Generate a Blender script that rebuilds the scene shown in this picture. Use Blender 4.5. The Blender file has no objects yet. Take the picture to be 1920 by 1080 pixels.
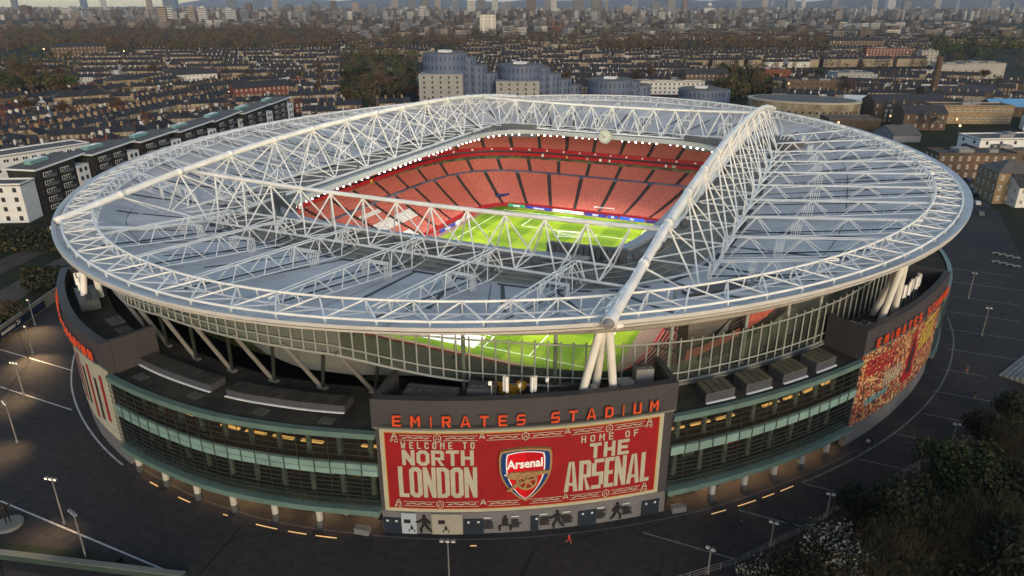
import bpy, math, random
from mathutils import Vector, Matrix
random.seed(7)
S = bpy.context.scene
COL = S.collection
rad = math.radians
# ------------------------------------------------------------------ camera
CAM = Vector((73.3, -179.5, 72.1)); PIT, YAW = .382, -.423
_F = Vector((math.sin(YAW)*math.cos(PIT), math.cos(YAW)*math.cos(PIT), -math.sin(PIT)))
_R = Vector((math.cos(YAW), -math.sin(YAW), 0)); _U = _R.cross(_F)
cd = bpy.data.cameras.new('camera'); cd.sensor_width = 36; cd.lens = 36*1328/1920
cd.clip_start = 1; cd.clip_end = 60000
co = bpy.data.objects.new('camera', cd); COL.objects.link(co)
co.matrix_world = Matrix(((_R.x, _U.x, -_F.x, CAM.x), (_R.y, _U.y, -_F.y, CAM.y), (_R.z, _U.z, -_F.z, CAM.z), (0, 0, 0, 1)))
S.camera = co
def at(x, y, z=0.):          # photo pixel -> point on the level z
    d = _F + _R*((x-960)/1328) - _U*((y-540)/1328)
    return CAM + d*((z-CAM.z)/d.z)
def depth(P): return (Vector(P)-CAM).dot(_F)
def pix(P):
    d = Vector(P)-CAM; z = d.dot(_F)
    return (960+1328*d.dot(_R)/z, 540-1328*d.dot(_U)/z) if z > 1 else (-9999, -9999)
# ------------------------------------------------------------------ sky, sun, exposure
SUN_EL, SUN_AZ = 13., 140.      # degrees; azimuth measured clockwise from +Y
W = bpy.data.worlds.new('World'); S.world = W; W.use_nodes = True
nt = W.node_tree; bg = nt.nodes['Background']
sk = nt.nodes.new('ShaderNodeTexSky'); sk.sky_type = 'NISHITA'; sk.sun_disc = False
sk.sun_elevation = rad(SUN_EL); sk.sun_rotation = rad(SUN_AZ); sk.altitude = 60; sk.dust_density = 1.1; sk.air_density = 1.0; sk.ozone_density = .8
nt.links.new(sk.outputs[0], bg.inputs[0]); bg.inputs[1].default_value = .13
sl = bpy.data.lights.new('sun', 'SUN'); sl.energy = .5; sl.angle = rad(14); sl.color = (1, .84, .66)
so = bpy.data.objects.new('sun', sl); COL.objects.link(so)
sd = Vector((math.sin(rad(SUN_AZ))*math.cos(rad(SUN_EL+4)), math.cos(rad(SUN_AZ))*math.cos(rad(SUN_EL+4)), math.sin(rad(SUN_EL+4))))
so.rotation_euler = sd.to_track_quat('Z', 'Y').to_euler()
vs = S.view_settings; vs.view_transform = 'Standard'; vs.look = 'None'; vs.gamma = 1; vs.exposure = .85
HAZE = 3.2e-5
S.render.engine = 'CYCLES'
cy = S.cycles; cy.use_denoising = True; cy.max_bounces = 5; cy.diffuse_bounces = 2; cy.glossy_bounces = 2; cy.transmission_bounces = 3
cy.transparent_max_bounces = 12; cy.volume_bounces = 0; cy.caustics_reflective = False; cy.caustics_refractive = False; cy.sample_clamp_indirect = 4
cy.use_adaptive_sampling = True
# ------------------------------------------------------------------ materials
MATS = {}
def mat(name, col, rough=.7, var=.12, scale=.4, metal=0., spec=.3, rnd=0., bump=0., emit=None, es=0., detail=4, second=None, sscale=.1, sth=.5):
    """noise-mottled principled material in world metres; rnd varies the value per object"""
    if name in MATS: return MATS[name]
    m = bpy.data.materials.new(name); m.use_nodes = True; MATS[name] = m
    n = m.node_tree.nodes; l = m.node_tree.links; p = n['Principled BSDF']
    p.inputs['Roughness'].default_value = rough; p.inputs['Metallic'].default_value = metal
    p.inputs['Specular IOR Level'].default_value = spec
    m.diffuse_color = (*col, 1)
    geo = n.new('ShaderNodeNewGeometry')
    nz = n.new('ShaderNodeTexNoise'); nz.inputs['Scale'].default_value = scale; nz.inputs['Detail'].default_value = detail
    l.new(geo.outputs['Position'], nz.inputs['Vector'])
    mr = n.new('ShaderNodeMapRange'); mr.inputs[1].default_value = .25; mr.inputs[2].default_value = .75
    mr.inputs[3].default_value = 1-var; mr.inputs[4].default_value = 1+var
    l.new(nz.outputs['Fac'], mr.inputs[0]); fac = mr.outputs[0]
    if rnd:
        oi = n.new('ShaderNodeObjectInfo'); m2 = n.new('ShaderNodeMapRange')
        m2.inputs[3].default_value = 1-rnd; m2.inputs[4].default_value = 1+rnd
        l.new(oi.outputs['Random'], m2.inputs[0])
        mm = n.new('ShaderNodeMath'); mm.operation = 'MULTIPLY'; l.new(fac, mm.inputs[0]); l.new(m2.outputs[0], mm.inputs[1]); fac = mm.outputs[0]
    base = None
    if second:
        n2 = n.new('ShaderNodeTexNoise'); n2.inputs['Scale'].default_value = sscale; n2.inputs['Detail'].default_value = 5
        l.new(geo.outputs['Position'], n2.inputs['Vector'])
        r2 = n.new('ShaderNodeMapRange'); r2.inputs[1].default_value = sth-.08; r2.inputs[2].default_value = sth+.08; l.new(n2.outputs['Fac'], r2.inputs[0])
        mx = n.new('ShaderNodeMixRGB'); mx.inputs[1].default_value = (*col, 1); mx.inputs[2].default_value = (*second, 1); l.new(r2.outputs[0], mx.inputs[0]); base = mx.outputs[0]
    vm = n.new('ShaderNodeVectorMath'); vm.operation = 'SCALE'
    if base is not None: l.new(base, vm.inputs[0])
    else: vm.inputs[0].default_value = col
    l.new(fac, vm.inputs['Scale']); l.new(vm.outputs[0], p.inputs['Base Color'])
    if bump:
        b = n.new('ShaderNodeBump'); b.inputs['Strength'].default_value = bump; l.new(nz.outputs['Fac'], b.inputs['Height']); l.new(b.outputs[0], p.inputs['Normal'])
    if emit: p.inputs['Emission Color'].default_value = (*emit, 1); p.inputs['Emission Strength'].default_value = es
    return m
def seams(m, w, h, mortar, depth_):
    n = m.node_tree.nodes; l = m.node_tree.links; p = n['Principled BSDF']; src = p.inputs['Base Color'].links[0].from_socket
    g = n.new('ShaderNodeNewGeometry'); b = n.new('ShaderNodeTexBrick'); b.inputs['Scale'].default_value = 1; b.inputs['Brick Width'].default_value = w; b.inputs['Row Height'].default_value = h; b.inputs['Mortar Size'].default_value = mortar
    b.inputs['Color1'].default_value = (1, 1, 1, 1); b.inputs['Color2'].default_value = (.88, .88, .88, 1); b.inputs['Mortar'].default_value = (depth_, depth_, depth_, 1)
    l.new(g.outputs['Position'], b.inputs['Vector']); x = n.new('ShaderNodeMixRGB'); x.blend_type = 'MULTIPLY'; x.inputs[0].default_value = 1
    l.new(src, x.inputs[1]); l.new(b.outputs['Color'], x.inputs[2]); l.new(x.outputs[0], p.inputs['Base Color'])
def glass(name, tint, refl=.25, tr=.75):
    m = bpy.data.materials.new(name); m.use_nodes = True; n = m.node_tree.nodes; l = m.node_tree.links
    for x in list(n): n.remove(x)
    o = n.new('ShaderNodeOutputMaterial'); t = n.new('ShaderNodeBsdfTransparent'); g = n.new('ShaderNodeBsdfGlossy'); d = n.new('ShaderNodeBsdfDiffuse')
    t.inputs[0].default_value = (*[c*tr for c in tint], 1); g.inputs['Roughness'].default_value = .08; g.inputs[0].default_value = (.8, .85, .85, 1); d.inputs[0].default_value = (*[c*.35 for c in tint], 1)
    fr = n.new('ShaderNodeFresnel'); fr.inputs[0].default_value = 1.45
    m1 = n.new('ShaderNodeMixShader'); m1.inputs[0].default_value = refl*.5; l.new(t.outputs[0], m1.inputs[1]); l.new(d.outputs[0], m1.inputs[2])
    m2 = n.new('ShaderNodeMixShader'); l.new(fr.outputs[0], m2.inputs[0]); l.new(m1.outputs[0], m2.inputs[1]); l.new(g.outputs[0], m2.inputs[2])
    l.new(m2.outputs[0], o.inputs[0]); MATS[name] = m; return m
# ------------------------------------------------------------------ mesh helpers
class MB:
    def __init__(s): s.v = []; s.f = []; s.mi = []; s.cur = 0
    def add(s, vs, fs):
        o = len(s.v); s.v += [tuple(v) for v in vs]
        for f in fs: s.f.append(tuple(i+o for i in f)); s.mi.append(s.cur)
        return s
    def box(s, c, d, rz=0., M=None):
        x, y, z = d[0]/2, d[1]/2, d[2]/2
        vs = [Vector((a*x, b*y, e*z)) for a in (-1, 1) for b in (-1, 1) for e in (-1, 1)]
        if rz: R = Matrix.Rotation(rz, 3, 'Z'); vs = [R@v for v in vs]
        if M is not None: vs = [M@v for v in vs]
        vs = [v+Vector(c) for v in vs]
        return s.add(vs, [(0, 1, 3, 2), (4, 6, 7, 5), (0, 4, 5, 1), (2, 3, 7, 6), (0, 2, 6, 4), (1, 5, 7, 3)])
    def tube(s, p, q, r, n=6, r2=None):
        p, q = Vector(p), Vector(q); d = q-p
        if d.length < 1e-6: return s
        d.normalize(); a = d.orthogonal().normalized(); b = d.cross(a); r2 = r if r2 is None else r2
        vs = []
        for k in range(n):
            w = a*math.cos(2*math.pi*k/n)+b*math.sin(2*math.pi*k/n); vs += [p+w*r, q+w*r2]
        fs = [(2*k, 2*((k+1) % n), 2*((k+1) % n)+1, 2*k+1) for k in range(n)]
        fs += [tuple(2*k for k in range(n))[::-1], tuple(2*k+1 for k in range(n))]
        return s.add(vs, fs)
    def sweep(s, pts, r, n=8, closed=False):
        pts = [Vector(p) for p in pts]; N = len(pts); vs = []
        for i, p in enumerate(pts):
            if closed: d = pts[(i+1) % N]-pts[i-1]
            else: d = pts[min(i+1, N-1)]-pts[max(i-1, 0)]
            d.normalize(); a = d.cross(Vector((0, 0, 1))); a = a.normalized() if a.length > .01 else d.orthogonal().normalized(); b = d.cross(a)
            rr = r[i] if isinstance(r, (list, tuple)) else r
            vs += [p+(a*math.cos(2*math.pi*k/n)+b*math.sin(2*math.pi*k/n))*rr for k in range(n)]
        fs = []
        for i in range(N if closed else N-1):
            j = (i+1) % N
            fs += [(i*n+k, i*n+(k+1) % n, j*n+(k+1) % n, j*n+k) for k in range(n)]
        if not closed: fs += [tuple(range(n))[::-1], tuple((N-1)*n+k for k in range(n))]
        return s.add(vs, fs)
    def prism(s, poly, z0, z1):
        n = len(poly); vs = [(x, y, z0) for x, y in poly]+[(x, y, z1) for x, y in poly]
        return s.add(vs, [tuple(range(n))[::-1], tuple(range(n, 2*n))]+[(i, (i+1) % n, n+(i+1) % n, n+i) for i in range(n)])
    def grid(s, rows, closed=False):
        o = []; m = len(rows[0])
        for r in rows: o += [tuple(p) for p in r]
        fs = []
        for i in range(len(rows)-1):
            for j in range(m if closed else m-1): fs.append((i*m+j, i*m+(j+1) % m, (i+1)*m+(j+1) % m, (i+1)*m+j))
        return s.add(o, fs)
    def mesh(s, name, mats, smooth=False):
        me = bpy.data.meshes.new(name); me.from_pydata(s.v, [], s.f)
        for m in (mats if isinstance(mats, (list, tuple)) else [mats]): me.materials.append(m)
        if any(s.mi): me.polygons.foreach_set('material_index', s.mi)
        if smooth: me.polygons.foreach_set('use_smooth', [True]*len(s.f))
        me.update(); return me
    def build(s, name, mats, parent=None, smooth=False, **k):
        return ob(name, s.mesh(name, mats, smooth), parent, **k)
CH = {}
def ob(name, me, parent=None, M=None, loc=None, rz=0., label=None, cat=None, group=None, kind=None):
    o = bpy.data.objects.new(name, me); COL.objects.link(o)
    if parent is not None: o.parent = parent; CH.setdefault(parent.name, []).append(o)
    if M is not None: o.matrix_basis = M
    if loc is not None: o.location = loc
    if rz: o.rotation_euler = (0, 0, rz)
    if label: o['label'] = label
    if cat: o['category'] = cat
    if group: o['group'] = group
    if kind: o['kind'] = kind
    return o
def thing(name, label, cat, loc=(0, 0, 0), rz=0., group=None): return ob(name, None, None, loc=loc, rz=rz, label=label, cat=cat, group=group)
_ut = {}
def unit_tube(m, n=8):
    if (m.name, n) not in _ut:
        _ut[(m.name, n)] = MB().tube((0, 0, 0), (0, 0, 1), 1, n).mesh('tube', m)
        me = _ut[(m.name, n)]; me.polygons.foreach_set('use_smooth', [len(p.vertices) == 4 for p in me.polygons])
    return _ut[(m.name, n)]
def tubeM(p, q, r):
    p, q = Vector(p), Vector(q); d = q-p; L = d.length; d.normalize(); a = d.orthogonal().normalized(); b = d.cross(a)
    return Matrix(((a.x*r, b.x*r, d.x*L, p.x), (a.y*r, b.y*r, d.y*L, p.y), (a.z*r, b.z*r, d.z*L, p.z), (0, 0, 0, 1)))
def tube_ob(name, p, q, r, m, parent=None, n=8): return ob(name, unit_tube(m, n), parent, M=tubeM(p, q, r))
_ub = {}
def box_ob(name, c, d, m, parent=None, rz=0.):
    if m.name not in _ub: _ub[m.name] = MB().box((0, 0, 0), (1, 1, 1)).mesh('box', m)
    return ob(name, _ub[m.name], parent, M=Matrix.Translation(c)@Matrix.Rotation(rz, 4, 'Z')@Matrix.Diagonal((*d, 1)))
def lerp(a, b, t): return a+(b-a)*t
def table(T, x):
    if x <= T[0][0]: return T[0][1]
    for (x0, y0), (x1, y1) in zip(T, T[1:]):
        if x <= x1: return lerp(y0, y1, (x-x0)/(x1-x0))
    return T[-1][1]
def sell(t, a, b, n):         # superellipse point, t in degrees
    c, s = math.cos(rad(t)), math.sin(rad(t)); r = (abs(c)**n+abs(s)**n)**(-1/n)
    return (b*r*c, a*r*s)
def copy_tree(o, parent=None, loc=None, rz=None, label=None):
    c = o.copy(); COL.objects.link(c)
    if parent is not None: c.parent = parent; CH.setdefault(parent.name, []).append(c)
    if loc is not None: c.location = loc
    if rz is not None: c.rotation_euler = (0, 0, rz)
    if label: c['label'] = label
    for ch in list(CH.get(o.name, [])): copy_tree(ch, c)
    return c
white = mat('white_steel', (.74, .735, .70), .45, .14, .35, spec=.4)
# ================================================================== setting: ground
ground_m = mat('suburb_ground', (.030, .030, .026), .95, .35, .02, second=(.030, .032, .015), sscale=.012, spec=.1)
MB().add([(-15500, -600, -.3), (15500, -600, -.3), (15500, 44000, -.3), (-15500, 44000, -.3)], [(0, 1, 2, 3)]).build('ground', ground_m, kind='structure')
paving = mat('plaza_paving', (.027, .0255, .0265), .85, .34, .9, second=(.037, .033, .031), sscale=.03, spec=.25, detail=8)
plz = [(-120, -60), (-94, -94), (-70, -125), (-40, -146), (6, -142), (40, -142), (62, -118), (74, -94), (88, -74), (103, -52), (122, -20), (124, 20), (131, 60), (134, 130), (100, 160), (0, 175), (-100, 140), (-140, 40)]
seams(paving, 3.2, 2.4, .09, .72)
MB().prism(plz, -.3, 0).build('plaza', paving, kind='structure')
soil = mat('embankment_soil', (.030, .028, .018), .95, .4, .15, second=(.022, .030, .010), sscale=.06, spec=.1)
MB().prism([(-330, -150), (-94, -140), (-96.5, -95), (-109, -73), (-121, -59), (-141, 42), (-170, 60), (-330, -60)], -.3, -.1).build('embankment', soil, kind='structure')
path_m = mat('gravel_path', (.085, .072, .058), .95, .25, .3, spec=.1)
MB().prism([(at(x, y).x, at(x, y).y) for x, y in [(-60, 590), (0, 545), (60, 510), (125, 478), (130, 500), (70, 535), (20, 575), (-60, 640)]], -.1, -.05).build('path', path_m, kind='structure')
track_m = mat('rail_ballast', (.050, .040, .032), .95, .3, .6)
def strip(pts, w, z0, z1, mb=None):
    mb = mb or MB(); P = [Vector((p[0], p[1])) for p in pts]; rows = []
    for i, p in enumerate(P):
        d = P[min(i+1, len(P)-1)]-P[max(i-1, 0)]; d.normalize(); nrm = Vector((-d.y, d.x))*w/2
        rows.append([(*(p+nrm), z0), (*(p+nrm), z1), (*(p-nrm), z1), (*(p-nrm), z0)])
    return mb.grid(rows, closed=True)
tr0, tr1 = at(-40, 520), at(120, 445)
dtr = (tr1-tr0).normalized(); ntr = Vector((-dtr.y, dtr.x, 0))
strip([tr0-dtr*60, tr1+dtr*120], 9, -.1, .1).build('railway_bed', track_m, kind='structure')
steel_d = mat('dark_steel', (.05, .052, .056), .5, .1, .5, metal=.3)
rt = thing('railway_track', 'dark railway track running past scrub left of the stadium', 'railway', tr0)
for k in (-3, -1.56, 1.56, 3): MB().box((0, 0, 0), (300, .12, .18)).build('rail', mat('rail_steel', (.12, .09, .07), .5, .2), rt, loc=(ntr*k)+dtr*60+Vector((0, 0, .25)), rz=math.atan2(dtr.y, dtr.x))
# white paint on the plaza
paint = mat('road_paint', (.36, .36, .36), .7, .35, 1.2); paint_o = mat('worn_paint', (.13, .127, .125), .8, .4, 1.)
def line(p, q, w=.28, nm='painted_line'):
    return strip([p, q], w, -.01, .004).build(nm, paint if p[0] < 20 else paint_o, kind='structure')
for y, x0, x1 in [(-107.4, -73, -51.5), (-96.8, -90, -66), (-79.7, -90.8, -84), (-130, -36.6, 2.7), (-95.8, 56.7, 69.6), (-84.9, 68.8, 78.4), (-73.9, 77.5, 87), (-62.9, 85.7, 94.7), (-51.8, 91.2, 100.3), (-42, 97, 108), (-31.6, 99.5, 112), (-20.5, 102, 110), (-9, 104, 118), (3, 105, 121), (15, 106, 122), (27, 106, 124), (39, 107, 126), (51, 106, 126)]:
    line((x0, y), (x1, y))
for P_ in ([(-102, -86), (-78, -98), (-66, -113), (-52, -112)], [(-66, -113), (-44, -128), (-20, -140)], [(43.5, -106), (44.5, -122), (44, -141)], [(74, -84), (84, -88)], [(2, -119), (6, -141)]):
    strip(P_, .4, -.01, .0045).build('paving_joint', mat('joint_dark', (.012, .012, .012), .9), kind='structure')
# ================================================================== stadium
ST = thing('stadium', 'large oval football stadium with white steel roof trusses and glass facade', 'stadium')
FA, FB, FN = 115.2, 101.5, 1.83
KT = [(-175, 1.), (-145, 1.05), (-132, 1.066), (-124, 1.068), (-112, 1.056), (-105, 1.044), (-97, 1.025), (-88, 1.008), (-80, 1.)]
def fac(t, s=1., z=0., d=0.):   # facade curve; s scales it, d metres outwards
    k = 1.
    if t < -80: k = table(KT, t)
    x, y = sell(t, FA, FB, FN); g = s*k+d/108
    return Vector((x*g, y*g, z))
def sector(mb, t0, t1, s0, s1, z0, z1, n=None, f=fac, step=2.2):
    n = n or max(1, int(abs(t1-t0)/step)); rows = []
    for i in range(n+1):
        t = lerp(t0, t1, i/n); a0, a1 = (z0, z1)
        if callable(z0): a0 = z0(t)
        if callable(z1): a1 = z1(t)
        rows.append([f(t, s1, a0), f(t, s1, a1), f(t, s0, a1), f(t, s0, a0)])
    mb.grid(rows, closed=True)
    k = len(mb.v)-4; j = len(mb.v)-4*(n+1)
    mb.f += [(j, j+1, j+2, j+3), (k+3, k+2, k+1, k)]; mb.mi += [mb.cur]*2
    return mb
charcoal = mat('charcoal_cladding', (.050, .048, .053), .6, .12, .25, spec=.3)
mint = mat('mint_panel', (.17, .27, .25), .4, .12, .5, spec=.4, rnd=.12)
mintd = mat('mint_ledge', (.10, .16, .145), .4, .18, .4, spec=.4)
roofing = mat('terrace_roofing', (.026, .025, .023), .9, .4, .5, second=(.042, .040, .030), sscale=.12, detail=8)
conc = mat('concrete', (.22, .215, .20), .85, .18, .4)
concd = mat('weathered_concrete', (.16, .165, .15), .85, .25, .25)
greycl = mat('grey_render', (.13, .13, .14), .8, .12, .4)
gl_f = glass('facade_glass', (.62, .70, .66), .06, .98)
gl_b = glass('screen_glass', (.62, .70, .64), .24, .98)
gl_o = glass('fritted_glass', (.50, .56, .52), 1.35, .8)
warm_e = mat('warm_ceiling_light', (.8, .6, .3), .5, emit=(1, .55, .18), es=2.2)
inside = mat('concourse_wall', (.035, .028, .020), .8, .3, .3)
inside_f = mat('concourse_floor', (.06, .05, .04), .7, .25, .5)
Zdeck = 17.0
BLK = [(-77.4, -53.6), (-32.5, -12.), (-127.5, -104.5), (12, 32.5), (52.5, 77.4), (104.5, 127.5), (147.5, 168), (-168, -147.5)]
SEC = [(-104.5, -77.4), (-53.6, -32.5), (-12, 12), (-147.5, -127.5), (32.5, 52.5), (77.4, 104.5), (127.5, 147.5), (168, 192)]
# deck (terrace roof) and floors
deck = MB(); sector(deck, -180, 180, .892, .994, Zdeck-.6, Zdeck, 160); deck.build('terrace_deck', roofing, ST)
for zf in (10.6, 4.2):
    fl = MB(); sector(fl, -180, 180, .912, .985, zf-.5, zf, 140); fl.build('concourse_slab', inside_f, ST)
bw = MB(); sector(bw, -180, 180, .902, .91, 0, Zdeck-.6, 140); bw.build('concourse_wall', inside, ST)
STEEL = mat('grey_steel', (.030, .036, .034), .5, .12, .6, metal=.2)
mull_m = mat('mullion_steel', (.29, .31, .30), .45, .1, .6)
for i, (t0, t1) in enumerate(SEC):
    near = i < 4
    gf = MB(); sector(gf, t0, t1, .985, 1.009, 3.5, 4.4); gf.build('facade_ledge', mintd, ST)
    F = ob('glass_facade', sector(MB(), t0, t1, .997, 1.006, 16.35, 17.2).mesh('top_ledge', mintd), ST)
    rows = 2 if i in (0, 3) else 1
    n = max(4, int(abs(t1-t0)*1.95/2.45)) if near else 6
    for k in range(n):
        ta, tb = lerp(t0, t1, k/n), lerp(t0, t1, (k+1)/n); g = (tb-ta)*.025
        if near:
            for (z0, z1) in ((4.5, 9.95), (11.9, 16.3)):
                P = [fac(ta+g, 1., z0), fac(tb-g, 1., z0), fac(tb-g, 1., z1), fac(ta+g, 1., z1)]
                MB().add(P, [(0, 1, 2, 3)]).build('glass_pane', gl_f, F)
            zz = (9.95, 10.9, 11.9) if rows == 2 else (10.3, 11.75)
            for z0, z1 in zip(zz, zz[1:]): sector(MB(), ta+g, tb-g, .998, 1.003, z0+.05, z1-.05, 1).build('spandrel_panel', mint, F)
            tube_ob('facade_mullion', fac(ta, 1.004, 4.5), fac(ta, 1.004, 16.3), .05, STEEL, F, 6)
        else:
            sector(MB(), ta+g, tb-g, .995, 1.003, 4.5, 16.3, 2).build('facade_panel', mat('dark_facade', (.05, .06, .06), .4, .2, .4), F)
    if near:
        for z in (5.2, 5.95, 6.7, 7.45, 8.2, 8.95, 9.7, 12.6, 13.6, 14.6, 15.5):
            MB().sweep([fac(lerp(t0, t1, k/24), 1.006, z) for k in range(25)], .055, 4).build('louvre_rail', STEEL, F)
        m = int(abs(t1-t0)*1.95/5)
        for k in range(m):
            tc = lerp(t0, t1, (k+.5)/m)
            tube_ob('concourse_column', fac(tc, .972, 0), fac(tc, .972, 16.4), .42, concd, ST, 12)
            if k % 4 != 2: sector(MB(), tc-.9, tc+.9, .955, .962, 16.05, 16.2, 1).build('ceiling_light', warm_e, ST)
            if k % 5 != 3: sector(MB(), tc-1.05, tc+.95, .962, .966, 11.85, 12.1, 1).build('counter_light', mat('counter_glow', (.8, .5, .2), .5, emit=(1, .48, .13), es=.45), ST)
            if k % 2 == 0: sector(MB(), tc-.5, tc+.5, .94, .948, 9.7, 9.85, 1).build('ceiling_light', warm_e, ST)
            # counters and partitions inside
            if random.random() < .7: sector(MB(), tc-.8, tc+.9, .92, .932, 10.6, 12.2+random.random()*1.5, 1).build('concourse_kiosk', mat('kiosk_'+str(k % 3), [(.25, .17, .08), (.30, .03, .02), (.12, .11, .10)][k % 3], .7), ST)
            if random.random() < .6: sector(MB(), tc-.7, tc+.6, .92, .94, 4.2, 5.6+random.random(), 1).build('concourse_kiosk', mat('kiosk_'+str((k+1) % 3), (.2, .2, .2)), ST)
# solid end blocks with the big signs
for i, (t0, t1) in enumerate(BLK):
    sector(MB(), t0, t1, .988, 1., 3.9, 18.).build('block_wall', charcoal, ST)
    sector(MB(), t0, t1, .990, .999, 0, 3.9).build('block_base', greycl, ST)
    par = MB(); sector(par, t0-.15, t1+.15, .992, 1.0035, 18., 22.7)
    sector(par, t0-.15, t0+.35, .93, .9915, 17., 22.7, 1); sector(par, t1-.35, t1+.15, .93, .9915, 17., 22.7, 1)
    par.build('parapet', charcoal, ST)
    sector(MB(), t0+.4, t1-.4, .935, .99, 19.4, 19.9).build('block_roof', roofing, ST)
    sector(MB(), t0, t1, .99, 1.004, 18.05, 18.3).build('sign_ledge', concd, ST)
# doors, posters and murals along the base
doorm = mat('navy_door', (.015, .022, .035), .5, .1)
bA = []; NL = 200
for k in range(NL+1): bA.append(fac(lerp(-77.4, -52.5, k/NL)))
bL = [0.]
for k in range(NL): bL.append(bL[-1]+(bA[k+1]-bA[k]).length)
BW = bL[-1]
def bt(u):                      # metres along the front block -> angle
    u = max(0, min(BW, u)); lo = 0
    while lo < NL-1 and bL[lo+1] < u: lo += 1
    return lerp(-77.4, -52.5, (lo+(u-bL[lo])/(bL[lo+1]-bL[lo]))/NL)
def bp(u, z, d): return fac(bt(u), 1., z, d)
def band(u0, u1, z0, z1, d, m, name, parent, n=None, d0=0.):
    n = n or max(1, int((u1-u0)/1.2)); mb = MB(); rows = []
    for i in range(n+1):
        u = lerp(u0, u1, i/n); rows.append([bp(u, z0, d), bp(u, z1, d), bp(u, z1, d0), bp(u, z0, d0)])
    mb.grid(rows, closed=True); return mb.build(name, m, parent)
for ua, ub in ((.15, 2.75), (11.85, 14.75), (21.65, 22.8), (28.75, 31.55), (38.75, 41.6)):
    dr = band(ua, ub, .05, 2.75, .1, doorm, 'door', ST)
    for q in ((.25, .75) if ub-ua > 2 else (.75,)): band(lerp(ua, ub, q)-.16, lerp(ua, ub, q)+.16, 2.1, 2.42, .14, mat('notice_white', (.5, .52, .52)), 'door_notice', dr, 1, .102)
# ------------------------------------------------------------------ lettering
def glyph(c, w, h, s):
    R = lambda x0, y0, x1, y1: [(x0, y0), (x1, y0), (x1, y1), (x0, y1)]
    def ring(x0, y0, x1, y1, k, cut=(1, 1, 1, 1), skip=()):
        o = []; i = []
        def oct_(ax, ay, bx, by, k):
            P = []
            for n, (cx, cy, dx, dy) in enumerate(((ax, ay, 1, 1), (bx, ay, -1, 1), (bx, by, -1, -1), (ax, by, 1, -1))):
                kk = k if cut[n] else k*.02
                P += [(cx, cy+dy*kk), (cx+dx*kk, cy)] if n % 2 == 0 else [(cx+dx*kk, cy), (cx, cy+dy*kk)]
            return P
        o = oct_(x0, y0, x1, y1, k); i = oct_(x0+s, y0+s, x1-s, y1-s, k*.55)
        return [[o[j], o[(j+1) % 8], i[(j+1) % 8], i[j]] for j in range(8) if j not in skip]
    k = min(w, h)*.28; m = h/2
    if c == 'E': return [R(0, 0, s, h), R(s, h-s, w, h), R(s, m-s/2, w*.88, m+s/2), R(s, 0, w, s)]
    if c == 'F': return [R(0, 0, s, h), R(s, h-s, w, h), R(s, m-s/2, w*.85, m+s/2)]
    if c == 'L': return [R(0, 0, s, h), R(s, 0, w, s)]
    if c == 'T': return [R(0, h-s, w, h), R(w/2-s/2, 0, w/2+s/2, h-s)]
    if c == 'H': return [R(0, 0, s, h), R(w-s, 0, w, h), R(s, m-s/2, w-s, m+s/2)]
    if c == 'I': return [R(w/2-s/2, 0, w/2+s/2, h)]
    if c == 'O': return ring(0, 0, w, h, k)
    if c == 'D': return ring(0, 0, w, h, k, (0, 1, 1, 0))
    if c == 'C': return ring(0, 0, w, h, k, skip=(3,))+[R(w-s, k, w, h*.34), R(w-s, h*.66, w, h-k)]
    if c == 'U': return [R(0, s, s, h), R(w-s, s, w, h), R(0, 0, w, s)]
    if c == 'N':
        if s/w > .26: s = min(s, w*.33); q = h*.52
        else: q = s*1.7
        return [R(0, 0, s, h), R(w-s, 0, w, h), [(w-s, 0), (w-s, q), (s, h), (s, h-q)]]
    if c == 'M': return [R(0, 0, s, h), R(w-s, 0, w, h), [(s, h), (s, h-s*1.5), (w/2, h*.3), (w/2, h*.3+s*1.5)], [(w-s, h-s*1.5), (w-s, h), (w/2, h*.3+s*1.5), (w/2, h*.3)]]
    if c == 'W': return [[(0, h), (s, h), (w*.3+s*.4, 0), (w*.3-s*.5, 0)], [(w-s, h), (w, h), (w*.7+s*.5, 0), (w*.7-s*.4, 0)], [(w*.3+s*.4, 0), (w/2+s*.3, h*.75), (w/2-s*.3, h*.75), (w*.3-s*.2, s)], [(w*.7-s*.4, 0), (w*.7+s*.2, s), (w/2+s*.3, h*.75), (w/2-s*.1, h*.7)]]
    if c == 'A':
        e = lambda y: s+(w/2-s)*y/h
        return [[(0, 0), (s, 0), (w/2, h), (w/2-s*.6, h)], [(w-s, 0), (w, 0), (w/2+s*.6, h), (w/2, h)], [(e(h*.2), h*.2), (w-e(h*.2), h*.2), (w-e(h*.2+s*.8), h*.2+s*.8), (e(h*.2+s*.8), h*.2+s*.8)]]
    if c == 'R': return [R(0, 0, s, h), R(s, h-s, w*.85, h), R(w-s, m+s*.3, w, h-s*.7), [(w*.85, h), (w-s, h-s*.7), (w, h-s*.7)], R(s, m-s*.6, w, m+s*.3), [(w-s*1.15, m-s*.6), (w*.45, m-s*.6), (w-s, 0), (w, 0)]]
    if c == 'S': return [R(s*.5, h-s, w, h), R(0, m-s/2, w, m+s/2), R(0, 0, w-s*.5, s), R(0, m+s/2, s, h-s), R(w-s, s, w, m-s/2)]
    return []
def text_polys(txt, W_, h, sw, gap, ww=None):
    """letters laid out over width W_: list of (char, x0, polys)"""
    rel = {'I': .45, 'M': 1.15, 'W': 1.3, ' ': .75}; rel.update(ww or {})
    tot = sum(rel.get(c, 1.) for c in txt); cw = (W_-gap*(len(txt)-1))/tot; x = 0; out = []
    for c in txt:
        w = cw*rel.get(c, 1.)
        if c != ' ': out.append((c, x, glyph(c, w, h, min(sw, w*.46))))
        x += w+gap
    return out
def flat(polys, pf, d, mb=None, eps=.004):
    mb = mb or MB()
    for i, P in enumerate(polys): mb.add([pf(u, z, d+i*eps) for u, z in P], [tuple(range(len(P)))])
    return mb
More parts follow.
